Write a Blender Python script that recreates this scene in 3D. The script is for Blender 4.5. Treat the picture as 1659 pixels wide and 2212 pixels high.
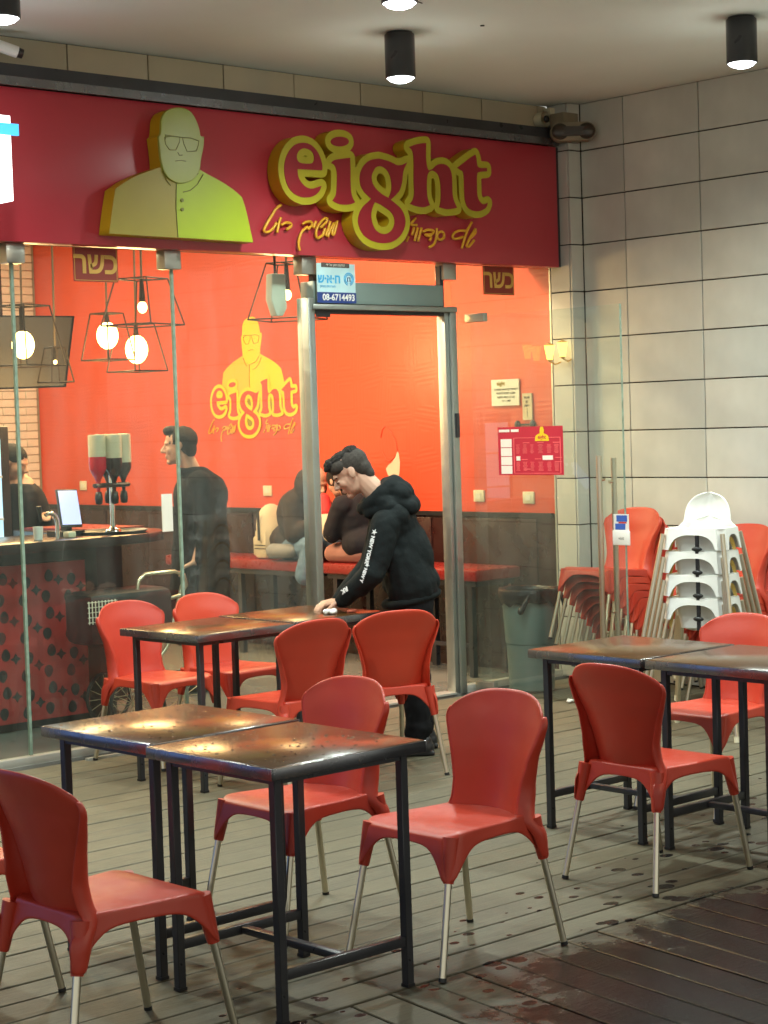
import bpy, bmesh, math, random
from math import radians as RAD, pi, sin, cos
from mathutils import Vector, Matrix
random.seed(7)
SC = bpy.context.scene
for o in list(bpy.data.objects): bpy.data.objects.remove(o)
COL = SC.collection

# ------------------------------------------------------------------ camera
cam_data = bpy.data.cameras.new('camera'); cam = bpy.data.objects.new('camera', cam_data); COL.objects.link(cam)
Rv = Vector((0.7370, -0.6750, -0.0316)); Fv = Vector((0.6740, 0.7373, -0.0464))
Fv.normalize(); Rv = (Rv - Rv.dot(Fv) * Fv).normalized(); Uv = Rv.cross(Fv)
cam.matrix_world = Matrix(((Rv.x, Uv.x, -Fv.x, 0), (Rv.y, Uv.y, -Fv.y, 0), (Rv.z, Uv.z, -Fv.z, 1.7), (0, 0, 0, 1)))
cam_data.sensor_fit = 'HORIZONTAL'; cam_data.sensor_width = 36; cam_data.lens = 4106.35 / 1659 * 36
cam_data.clip_end = 400; cam_data.clip_start = 0.05
cam_data.dof.use_dof = True; cam_data.dof.focus_distance = 7.5; cam_data.dof.aperture_fstop = 16
SC.camera = cam
# ------------------------------------------------------------------ world: night town glow
W = bpy.data.worlds.new('World'); SC.world = W; W.use_nodes = True
bg = W.node_tree.nodes['Background']
# glow of the lit square around: brightest low over the ground, dim overhead, the same all round
_N, _L = W.node_tree.nodes, W.node_tree.links
_tc = _N.new('ShaderNodeTexCoord'); _sp = _N.new('ShaderNodeSeparateXYZ'); _L.new(_tc.outputs['Generated'], _sp.inputs[0])
_rp = _N.new('ShaderNodeValToRGB'); _L.new(_sp.outputs['Z'], _rp.inputs[0])
_rp.color_ramp.elements[0].position = 0.0; _rp.color_ramp.elements[0].color = (0.95, 0.96, 0.84, 1)
_rp.color_ramp.elements[1].position = 0.55; _rp.color_ramp.elements[1].color = (0.20, 0.24, 0.26, 1)
_L.new(_rp.outputs[0], bg.inputs['Color']); bg.inputs['Strength'].default_value = 1.0
SC.view_settings.view_transform = 'Standard'; SC.view_settings.look = 'None'
SC.view_settings.exposure = 0.18; SC.view_settings.gamma = 1.0; SC.view_settings.use_curve_mapping = False
SC.cycles.use_denoising = True
SC.cycles.max_bounces = 8; SC.cycles.diffuse_bounces = 4; SC.cycles.glossy_bounces = 4
SC.cycles.transparent_max_bounces = 16; SC.cycles.sample_clamp_indirect = 6; SC.cycles.caustics_reflective = False
SC.cycles.caustics_refractive = False

# ------------------------------------------------------------------ material helpers
def nt(m): return m.node_tree.nodes, m.node_tree.links
def mat(name, col, rough=0.5, metal=0.0, var=0.12, scale=8.0, bump=0.0, bscale=60.0, coat=0.0, spec=0.5, rvar=0.0):
    m = bpy.data.materials.new(name); m.use_nodes = True
    N, L = nt(m); b = N['Principled BSDF']
    b.inputs['Roughness'].default_value = rough; b.inputs['Metallic'].default_value = metal
    b.inputs['Coat Weight'].default_value = coat; b.inputs['Specular IOR Level'].default_value = spec
    tc = N.new('ShaderNodeTexCoord')
    no = N.new('ShaderNodeTexNoise'); no.inputs['Scale'].default_value = scale; no.inputs['Detail'].default_value = 5
    L.new(tc.outputs['Object'], no.inputs['Vector'])
    mr = N.new('ShaderNodeMapRange'); mr.inputs['From Min'].default_value = .3; mr.inputs['From Max'].default_value = .7
    mr.inputs['To Min'].default_value = 1 - var; mr.inputs['To Max'].default_value = 1 + var
    L.new(no.outputs['Fac'], mr.inputs['Value'])
    mx = N.new('ShaderNodeVectorMath'); mx.operation = 'SCALE'; mx.inputs[0].default_value = col[:3]
    L.new(mr.outputs['Result'], mx.inputs['Scale']); L.new(mx.outputs['Vector'], b.inputs['Base Color'])
    if rvar:
        r2 = N.new('ShaderNodeMapRange'); r2.inputs['To Min'].default_value = max(0.02, rough - rvar); r2.inputs['To Max'].default_value = rough + rvar
        r2.inputs['From Min'].default_value = .3; r2.inputs['From Max'].default_value = .7
        n3 = N.new('ShaderNodeTexNoise'); n3.inputs['Scale'].default_value = scale * 3.3; n3.inputs['Detail'].default_value = 4
        L.new(tc.outputs['Object'], n3.inputs['Vector']); L.new(n3.outputs['Fac'], r2.inputs['Value']); L.new(r2.outputs['Result'], b.inputs['Roughness'])
    if bump:
        n2 = N.new('ShaderNodeTexNoise'); n2.inputs['Scale'].default_value = bscale; n2.inputs['Detail'].default_value = 4
        L.new(tc.outputs['Object'], n2.inputs['Vector'])
        bp = N.new('ShaderNodeBump'); bp.inputs['Strength'].default_value = bump; bp.inputs['Distance'].default_value = 0.01
        L.new(n2.outputs['Fac'], bp.inputs['Height']); L.new(bp.outputs['Normal'], b.inputs['Normal'])
    return m
def emit(name, col, s):
    m = bpy.data.materials.new(name); m.use_nodes = True; N, L = nt(m); b = N['Principled BSDF']
    b.inputs['Base Color'].default_value = (*col, 1); b.inputs['Emission Color'].default_value = (*col, 1); b.inputs['Emission Strength'].default_value = s
    return m
def glass(name, tint=(0.90, 0.96, 0.93), dirt=0.03, rough=0.0):
    m = bpy.data.materials.new(name); m.use_nodes = True; N, L = nt(m)
    for n in list(N): N.remove(n)
    out = N.new('ShaderNodeOutputMaterial')
    tr = N.new('ShaderNodeBsdfTransparent'); tr.inputs['Color'].default_value = (*tint, 1)
    gl = N.new('ShaderNodeBsdfGlossy'); gl.inputs['Roughness'].default_value = rough; gl.inputs['Color'].default_value = (1, 1, 1, 1)
    fr = N.new('ShaderNodeFresnel'); fr.inputs['IOR'].default_value = 1.5
    ge = N.new('ShaderNodeNewGeometry'); inv = N.new('ShaderNodeMath'); inv.operation = 'SUBTRACT'; inv.inputs[0].default_value = 1.0; L.new(ge.outputs['Backfacing'], inv.inputs[1])
    ff = N.new('ShaderNodeMath'); ff.operation = 'MULTIPLY'; L.new(fr.outputs[0], ff.inputs[0]); L.new(inv.outputs[0], ff.inputs[1])
    f2 = N.new('ShaderNodeMath'); f2.operation = 'MULTIPLY'; L.new(ff.outputs[0], f2.inputs[0]); f2.inputs[1].default_value = 1.15; f2.use_clamp = True
    m1 = N.new('ShaderNodeMixShader'); L.new(f2.outputs[0], m1.inputs[0]); L.new(tr.outputs[0], m1.inputs[1]); L.new(gl.outputs[0], m1.inputs[2])
    df = N.new('ShaderNodeBsdfDiffuse'); df.inputs['Color'].default_value = (.75, .78, .72, 1)
    tc = N.new('ShaderNodeTexCoord'); mp = N.new('ShaderNodeMapping'); mp.inputs['Scale'].default_value = (5, 5, 1.2)
    no = N.new('ShaderNodeTexNoise'); no.inputs['Scale'].default_value = 1.6; no.inputs['Detail'].default_value = 6
    L.new(tc.outputs['Object'], mp.inputs['Vector']); L.new(mp.outputs[0], no.inputs['Vector'])
    mr = N.new('ShaderNodeMapRange'); mr.inputs['From Min'].default_value = .35; mr.inputs['From Max'].default_value = .75
    mr.inputs['To Min'].default_value = dirt * .5; mr.inputs['To Max'].default_value = dirt * 2
    L.new(no.outputs['Fac'], mr.inputs['Value'])
    m2 = N.new('ShaderNodeMixShader'); L.new(mr.outputs[0], m2.inputs[0]); L.new(m1.outputs[0], m2.inputs[1]); L.new(df.outputs[0], m2.inputs[2])
    L.new(m2.outputs[0], out.inputs['Surface'])
    return m

# ------------------------------------------------------------------ mesh builder
class MB:
    def __init__(s): s.v = []; s.f = []
    def add(s, vs, fs):
        n = len(s.v); s.v += [tuple(p) for p in vs]; s.f += [tuple(i + n for i in f) for f in fs]; return s
    def box(s, x0, x1, y0, y1, z0, z1):
        if x0 > x1: x0, x1 = x1, x0
        if y0 > y1: y0, y1 = y1, y0
        if z0 > z1: z0, z1 = z1, z0
        return s.add([(x0,y0,z0),(x1,y0,z0),(x1,y1,z0),(x0,y1,z0),(x0,y0,z1),(x1,y0,z1),(x1,y1,z1),(x0,y1,z1)],
                     [(0,3,2,1),(4,5,6,7),(0,1,5,4),(1,2,6,5),(2,3,7,6),(3,0,4,7)])
    def tube(s, pts, r, n=8, cap=True):
        pts = [Vector(p) for p in pts]; rs = r if isinstance(r, (list, tuple)) else [r] * len(pts)
        base = len(s.v); up = None
        for i, p in enumerate(pts):
            t = (pts[min(i + 1, len(pts) - 1)] - pts[max(i - 1, 0)])
            t = t.normalized() if t.length > 1e-9 else Vector((0, 0, 1))
            if up is None: up = t.orthogonal().normalized()
            up = (up - up.dot(t) * t)
            up = up.normalized() if up.length > 1e-6 else t.orthogonal().normalized()
            w = t.cross(up)
            for k in range(n):
                a = 2 * pi * k / n; s.v.append(tuple(p + (up * cos(a) + w * sin(a)) * rs[i]))
        for i in range(len(pts) - 1):
            for k in range(n):
                a = base + i * n + k; b = base + i * n + (k + 1) % n
                s.f.append((a, b, b + n, a + n))
        if cap:
            s.f.append(tuple(base + k for k in range(n))[::-1]); e = base + (len(pts) - 1) * n
            s.f.append(tuple(e + k for k in range(n)))
        return s
    def cyl(s, x, y, z0, z1, r0, r1=None, n=20): return s.tube([(x, y, z0), (x, y, z1)], [r0, r0 if r1 is None else r1], n)
    def lathe(s, x, y, prof, n=20):
        base = len(s.v)
        for r, z in prof:
            for k in range(n): a = 2 * pi * k / n; s.v.append((x + r * cos(a), y + r * sin(a), z))
        for i in range(len(prof) - 1):
            for k in range(n):
                a = base + i * n + k; b = base + i * n + (k + 1) % n; s.f.append((a, b, b + n, a + n))
        return s
    def ell(s, c, r, M=None, n=14, m=9):
        base = len(s.v); c = Vector(c)
        for i in range(m + 1):
            th = pi * i / m
            for k in range(n):
                a = 2 * pi * k / n; p = Vector((r[0] * sin(th) * cos(a), r[1] * sin(th) * sin(a), r[2] * cos(th)))
                if M is not None: p = M @ p
                s.v.append(tuple(c + p))
        for i in range(m):
            for k in range(n):
                a = base + i * n + k; b = base + i * n + (k + 1) % n; s.f.append((a, a + n, b + n, b))
        return s
    def caps(s, a, b, ra, rb, n=12):
        a = Vector(a); b = Vector(b); d = (b - a); L_ = max(d.length, 1e-6); t = d / L_; pts = []; rs = []
        for k in range(5): q = pi / 2 * (1 - k / 4); pts.append(a - t * ra * sin(q)); rs.append(max(ra * cos(q), 1e-4))
        for k in range(5): q = pi / 2 * (k / 4); pts.append(b + t * rb * sin(q)); rs.append(max(rb * cos(q), 1e-4))
        return s.tube(pts, rs, n)
    def grid(s, P, flip=False):
        base = len(s.v); h = len(P); w = len(P[0])
        for row in P: s.v += [tuple(p) for p in row]
        for i in range(h - 1):
            for j in range(w - 1):
                a = base + i * w + j; f = (a, a + 1, a + w + 1, a + w); s.f.append(f[::-1] if flip else f)
        return s
    def mesh(s, name, m, smooth=False, angle=None):
        me = bpy.data.meshes.new(name); me.from_pydata(s.v, [], s.f)
        bm = bmesh.new(); bm.from_mesh(me); bmesh.ops.recalc_face_normals(bm, faces=bm.faces); bm.to_mesh(me); bm.free()
        if m: me.materials.append(m)
        if smooth:
            me.polygons.foreach_set('use_smooth', [True] * len(me.polygons))
            if angle is not None: me.set_sharp_from_angle(angle=RAD(angle))
        return me
def link(name, me, parent=None, off=None, label=None):
    o = bpy.data.objects.new(name, me); COL.objects.link(o)
    if parent is not None: o.parent = parent
    if off is not None: o.location = off
    if label: o['label'] = label
    return o
def wloc(o):
    v = Vector((0, 0, 0))
    while o is not None: v += Vector(o.location); o = o.parent
    return v
def part(name, mb, m, parent, world=False, smooth=False, angle=None, bevel=0, label=None, kind=None):
    if world:
        w = wloc(parent); mb.v = [(x - w.x, y - w.y, z - w.z) for x, y, z in mb.v]
    me = mb.mesh(name, m, smooth, angle)
    if bevel: me = bev(me, bevel)
    o = link(name, me, parent, label=label)
    if kind: o['kind'] = kind
    return o
def bev(me, w, seg=2):
    bm = bmesh.new(); bm.from_mesh(me)
    es = [e for e in bm.edges if len(e.link_faces) == 2 and e.calc_face_angle(0) > 0.6]
    bmesh.ops.bevel(bm, geom=es, offset=w, segments=seg, affect='EDGES', profile=0.5, clamp_overlap=True)
    bm.to_mesh(me); bm.free()
    me.polygons.foreach_set('use_smooth', [True] * len(me.polygons)); me.set_sharp_from_angle(angle=RAD(40))
    return me
def tag(o, label=None, cat=None, group=None, kind=None):
    if label: o['label'] = label
    if cat: o['category'] = cat
    if group: o['group'] = group
    if kind: o['kind'] = kind
    return o
def thing(name, label, cat, loc=(0, 0, 0), rotz=0, group=None):
    o = bpy.data.objects.new(name, None); COL.objects.link(o); o.location = loc; o.rotation_euler = (0, 0, rotz)
    o.empty_display_size = .1
    return tag(o, label, cat, group)
def struct(name, mb, m, parent=None, **k):
    o = link(name, mb.mesh(name, m, **k), parent)
    if parent is None: o['kind'] = 'structure'
    return o
def dup(root, loc, rotz, label, group=None, name=None):
    r = root.copy(); COL.objects.link(r); r.location = loc; r.rotation_euler = (0, 0, rotz); r['label'] = label
    if group: r['group'] = group
    for ch in list(root.children):
        c = ch.copy(); COL.objects.link(c); c.parent = r
        for g in list(ch.children): d = g.copy(); COL.objects.link(d); d.parent = c
    return r
def evalmesh(o, name):
    dg = bpy.context.evaluated_depsgraph_get(); dg.update()
    me = bpy.data.meshes.new_from_object(o.evaluated_get(dg)); me.name = name
    d = o.data; bpy.data.objects.remove(o)
    return me
def modmesh(me, mods, name):
    o = bpy.data.objects.new('tmp', me); COL.objects.link(o)
    for t, kw in mods:
        md = o.modifiers.new(t, t)
        for k, v in kw.items(): setattr(md, k, v)
    r = evalmesh(o, name); r.polygons.foreach_set('use_smooth', [True] * len(r.polygons)); return r
ROTF = (pi / 2, 0, 0)            # faces -y (shop front)
ROTW = (pi / 2, 0, -pi / 2)      # faces -x (side wall, door leaf)
def shape(name, contours, depth, m, bevel=0.0):
    cu = bpy.data.curves.new('tmpc', 'CURVE'); cu.dimensions = '2D'; cu.fill_mode = 'BOTH'; cu.extrude = depth / 2
    cu.bevel_depth = bevel; cu.bevel_resolution = 1
    for ct in contours:
        sp = cu.splines.new('POLY'); sp.points.add(len(ct) - 1)
        for i, p in enumerate(ct): sp.points[i].co = (p[0], p[1], 0, 1)
        sp.use_cyclic_u = True
    o = bpy.data.objects.new('tmp', cu); COL.objects.link(o); me = evalmesh(o, name); me.materials.clear(); me.materials.append(m)
    return me
def textmesh(name, s, size, m, extrude=0.0005, bold=0.0, align='CENTER', spacing=1.0, sx=1.0):
    cu = bpy.data.curves.new('tmpt', 'FONT'); cu.body = s; cu.size = size; cu.extrude = extrude; cu.offset = bold
    cu.align_x = align; cu.align_y = 'CENTER'; cu.space_character = spacing; cu.resolution_u = 3
    o = bpy.data.objects.new('tmp', cu); COL.objects.link(o); me = evalmesh(o, name); me.materials.clear(); me.materials.append(m)
    if sx != 1.0:
        for v in me.vertices: v.co.x *= sx
    return me
def put(name, me, parent, loc, rot, label=None):
    """a flat mesh made in its own xy plane, stood up at a world place under an unrotated parent"""
    o = link(name, me, parent); o.location = Vector(loc) - wloc(parent) if parent else loc; o.rotation_euler = rot
    if label: o['label'] = label
    return o
HEB = lambda s: s[::-1]

# ------------------------------------------------------------------ materials
M = {}
M['chair'] = mat('red_orange_plastic', (0.56, 0.056, 0.024), .38, var=.05, scale=5, bump=.12, bscale=700, rvar=.08)
M['alu'] = mat('satin_aluminium', (0.66, 0.60, 0.47), .28, 1.0, var=.03, scale=6)
M['black_metal'] = mat('black_painted_steel', (0.030, 0.030, 0.034), .32, var=.25, scale=5, bump=.03, bscale=60, rvar=.05)
M['top'] = mat('dark_laminate', (0.075, 0.032, 0.010), .20, var=.04, scale=3, spec=.6)
M['edge'] = mat('dark_steel_edge', (0.20, 0.20, 0.21), .25, .85, var=.12, scale=6, rvar=.05)
M['tile'] = [mat('stone_tile', c, .40, var=.13, scale=2.3, bump=.05, bscale=25, rvar=.12) for c in
             [(0.56, 0.555, 0.495), (0.60, 0.59, 0.53), (0.53, 0.53, 0.48), (0.57, 0.555, 0.49)]]
M['htile'] = [mat('beige_fascia_tile', c, .5, var=.08, scale=2.5, bump=.05, bscale=30) for c in [(0.50, 0.42, 0.28), (0.53, 0.44, 0.30), (0.48, 0.40, 0.27)]]
M['grout'] = mat('dark_joint', (0.03, 0.025, 0.02), .9, var=.3)
M['ceil'] = mat('ceiling_paint', (0.84, 0.88, 0.83), .8, var=.05, scale=.9, bump=.06, bscale=8)
M['signred'] = mat('sign_red', (0.45, 0.036, 0.052), .30, var=.05, scale=1.2, bump=.01, bscale=9)
M['letter_red'] = mat('letter_red', (0.30, 0.012, 0.022), .35, var=.05)
M['yellow'] = mat('sign_yellow', (0.43, 0.37, 0.016), .40, var=.05)
M['yellow_side'] = mat('sign_yellow_return', (0.50, 0.32, 0.008), .45, var=.05)
M['bust_l'] = mat('ochre_print', (0.34, 0.27, 0.030), .40, var=.03)
M['bust_r'] = mat('lime_yellow_print', (0.36, 0.46, 0.010), .38, var=.03)
M['bust_h'] = mat('pale_olive_print', (0.33, 0.37, 0.05), .30, var=.03)
M['line_dark'] = mat('dark_olive_line', (0.19, 0.19, 0.03), .6)
M['heb'] = mat('orange_yellow_script', (0.72, 0.36, 0.02), .4)
M['alu_frame'] = mat('grey_anodised_frame', (0.40, 0.43, 0.40), .38, .85, var=.08, scale=6, rvar=.08)
M['clamp'] = mat('brushed_clamp', (0.46, 0.45, 0.40), .35, .9, var=.08)
M['opbox'] = mat('grey_green_operator', (0.24, 0.32, 0.30), .35, .3, var=.05, scale=2)
M['glass'] = glass('shop_glass', dirt=.019)
M['leafglass'] = glass('door_glass', (0.92, 0.96, 0.94), dirt=.020)
M['glass_edge'] = mat('pale_green_glass_edge', (0.24, 0.33, 0.26), .2, var=.2, scale=30)
M['clear'] = glass('clear_glass', (0.93, 0.93, 0.9), dirt=.10)
M['rail'] = mat('pale_rail', (0.60, 0.60, 0.54), .35, .5, var=.1)
M['wains'] = mat('dark_wine_panelling', (0.026, 0.007, 0.006), .30, var=.35, scale=2.2, bump=.05, bscale=30, rvar=.1)
M['bench'] = mat('red_vinyl', (0.22, 0.015, 0.012), .30, var=.08, rvar=.06)
M['ifloor'] = mat('interior_floor_tile', (0.22, 0.215, 0.19), .22, var=.15, scale=2)
M['iceil'] = mat('interior_ceiling', (0.55, 0.50, 0.42), .8)
M['brick'] = mat('white_painted_brick', (0.80, 0.74, 0.60), .6, var=.1, scale=6, bump=.2, bscale=30)
M['counter'] = mat('counter_dark', (0.022, 0.010, 0.010), .25, var=.1, scale=2)
M['panel_red'] = mat('perforated_panel_red', (0.36, 0.026, 0.022), .4, var=.25, scale=2.2)
M['hole'] = mat('cutout_black', (0.010, 0.005, 0.005), .6)
M['black'] = mat('black_plastic', (0.012, 0.012, 0.013), .4, var=.2)
M['white'] = mat('white_plastic', (0.82, 0.82, 0.78), .35, var=.03)
M['cream'] = mat('cream_plastic', (0.72, 0.66, 0.48), .4, var=.05)
M['honey'] = mat('yellowed_plastic', (0.62, 0.42, 0.10), .4, var=.1)
M['paper'] = mat('white_paper', (0.74, 0.72, 0.62), .8, var=.03)
M['ink'] = mat('grey_ink', (0.09, 0.08, 0.07), .8)
M['menu'] = mat('menu_red', (0.50, 0.012, 0.045), .4, var=.03)
M['menu_pink'] = mat('menu_pink_line', (0.80, 0.14, 0.16), .5)
M['kosher'] = mat('kosher_brown_red', (0.26, 0.030, 0.016), .5)
M['gold'] = mat('kosher_gold', (0.62, 0.36, 0.07), .5)
M['cyan'] = mat('cyan_ink', (0.05, 0.42, 0.75), .5); M['navy'] = mat('navy_ink', (0.02, 0.05, 0.22), .5)
M['lcyan'] = mat('pale_blue_print', (0.50, 0.72, 0.75), .5)
M['bin'] = mat('grey_green_bin_plastic', (0.115, 0.165, 0.155), .45, var=.1, scale=4, bump=.03)
M['bag'] = mat('black_bin_bag', (0.010, 0.010, 0.010), .25, var=.3, bump=.7, bscale=45)
M['chrome'] = mat('chrome', (0.85, 0.85, 0.85), .08, 1.0, var=.02)
M['skin'] = mat('skin', (0.56, 0.33, 0.23), .5, var=.06, scale=20)
M['hair'] = mat('dark_hair', (0.010, 0.008, 0.007), .65, var=.4, scale=60, bump=.9, bscale=260, spec=.3)
M['stubble'] = mat('short_cropped_hair', (0.038, 0.031, 0.025), .9, var=.3, scale=160, bump=.3, bscale=400)
M['hoodie'] = mat('black_green_fleece', (0.0075, 0.0105, 0.011), .9, var=.25, scale=7, bump=.35, bscale=40, spec=.2)
M['trous'] = mat('black_cloth', (0.006, 0.006, 0.007), .9, var=.3, bump=.4, bscale=16, spec=.2)
M['coat'] = mat('black_coat', (0.003, 0.002, 0.002), .9, var=.3, bump=.4, bscale=12, spec=.2)
M['brownhood'] = mat('dark_brown_jacket', (0.022, 0.013, 0.010), .85, var=.25, bump=.4, bscale=14)
M['jean'] = mat('blue_jeans', (0.10, 0.17, 0.26), .8, var=.2, bump=.3, bscale=25)
M['greycl'] = mat('grey_cloth', (0.20, 0.20, 0.20), .8, var=.15)
M['cream_cl'] = mat('cream_canvas', (0.58, 0.50, 0.36), .8, var=.1)
M['redcl'] = mat('red_cloth', (0.60, 0.03, 0.03), .7); M['pinkcl'] = mat('dusty_pink_cloth', (0.36, 0.18, 0.14), .85)
M['navycl'] = mat('navy_cloth', (0.006, 0.007, 0.013), .9, var=.2, bump=.3, bscale=18)
M['silver_txt'] = mat('silver_print', (0.70, 0.72, 0.72), .5)
M['bulb'] = emit('bulb_glow', (1.0, 0.64, 0.20), 16.0)
M['spotface'] = emit('cool_white_lamp_face', (0.88, 0.98, 1.0), 22.0)
M['screen'] = emit('screen_lilac', (0.45, 0.48, 0.85), 0.9)
M['fridge'] = emit('cool_fridge_light', (0.45, 0.72, 0.95), 1.2)
M['lightbox'] = emit('lightbox_white', (0.95, 1.0, 1.0), 2.2); M['lightblue'] = emit('lightbox_blue', (0.06, 0.42, 0.85), 1.4)

def redwall_mat():
    m = mat('red_wall_vinyl', (0.63, 0.078, 0.033), .33, var=.05, scale=1.5, bump=0)
    N, L = nt(m); b = N['Principled BSDF']; tc = N.new('ShaderNodeTexCoord')
    # faint embossed medallions repeated over the wallpaper
    vo = N.new('ShaderNodeTexVoronoi'); vo.feature = 'DISTANCE_TO_EDGE'; vo.inputs['Scale'].default_value = 3.2; vo.inputs['Randomness'].default_value = .15
    mp = N.new('ShaderNodeMapping'); mp.inputs['Scale'].default_value = (0.01, 1.1, 1.0)
    L.new(tc.outputs['Object'], mp.inputs[0]); L.new(mp.outputs[0], vo.inputs['Vector'])
    wv = N.new('ShaderNodeMath'); wv.operation = 'SINE'; mu = N.new('ShaderNodeMath'); mu.operation = 'MULTIPLY'; mu.inputs[1].default_value = 60
    L.new(vo.outputs['Distance'], mu.inputs[0]); L.new(mu.outputs[0], wv.inputs[0])
    bp = N.new('ShaderNodeBump'); bp.inputs['Strength'].default_value = .05; bp.inputs['Distance'].default_value = .008
    L.new(wv.outputs[0], bp.inputs['Height']); L.new(bp.outputs[0], b.inputs['Normal'])
    return m
def age_chairs():
    m = M['chair']; N, L = nt(m); b = N['Principled BSDF']; src = b.inputs['Base Color'].links[0].from_socket
    oi = N.new('ShaderNodeObjectInfo'); tc = N.new('ShaderNodeTexCoord')
    mx = N.new('ShaderNodeMix'); mx.data_type = 'RGBA'; mr = N.new('ShaderNodeMath'); mr.operation = 'MULTIPLY'; mr.inputs[1].default_value = .55
    L.new(oi.outputs['Random'], mr.inputs[0]); L.new(mr.outputs[0], mx.inputs[0]); L.new(src, mx.inputs[6]); mx.inputs[7].default_value = (0.40, 0.026, 0.018, 1)
    # faint scuffs: pale hair scratches, stretched noise, thresholded
    no = N.new('ShaderNodeTexNoise'); no.inputs['Scale'].default_value = 9; no.inputs['Detail'].default_value = 8; no.inputs['Roughness'].default_value = .8; no.inputs['Distortion'].default_value = 1.2
    mp = N.new('ShaderNodeMapping'); mp.inputs['Scale'].default_value = (1, 4, 1.4); L.new(tc.outputs['Object'], mp.inputs[0]); L.new(mp.outputs[0], no.inputs['Vector'])
    cr = N.new('ShaderNodeMapRange'); cr.inputs['From Min'].default_value = .60; cr.inputs['From Max'].default_value = .78; cr.inputs['To Max'].default_value = .16; L.new(no.outputs['Fac'], cr.inputs['Value'])
    m2 = N.new('ShaderNodeMix'); m2.data_type = 'RGBA'; L.new(cr.outputs[0], m2.inputs[0]); L.new(mx.outputs[2], m2.inputs[6]); m2.inputs[7].default_value = (.55, .22, .17, 1)
    L.new(m2.outputs[2], b.inputs['Base Color'])
age_chairs()
M['redwall'] = redwall_mat(); M['mortar'] = mat('pale_mortar', (.42, .36, .26), .8)

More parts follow.
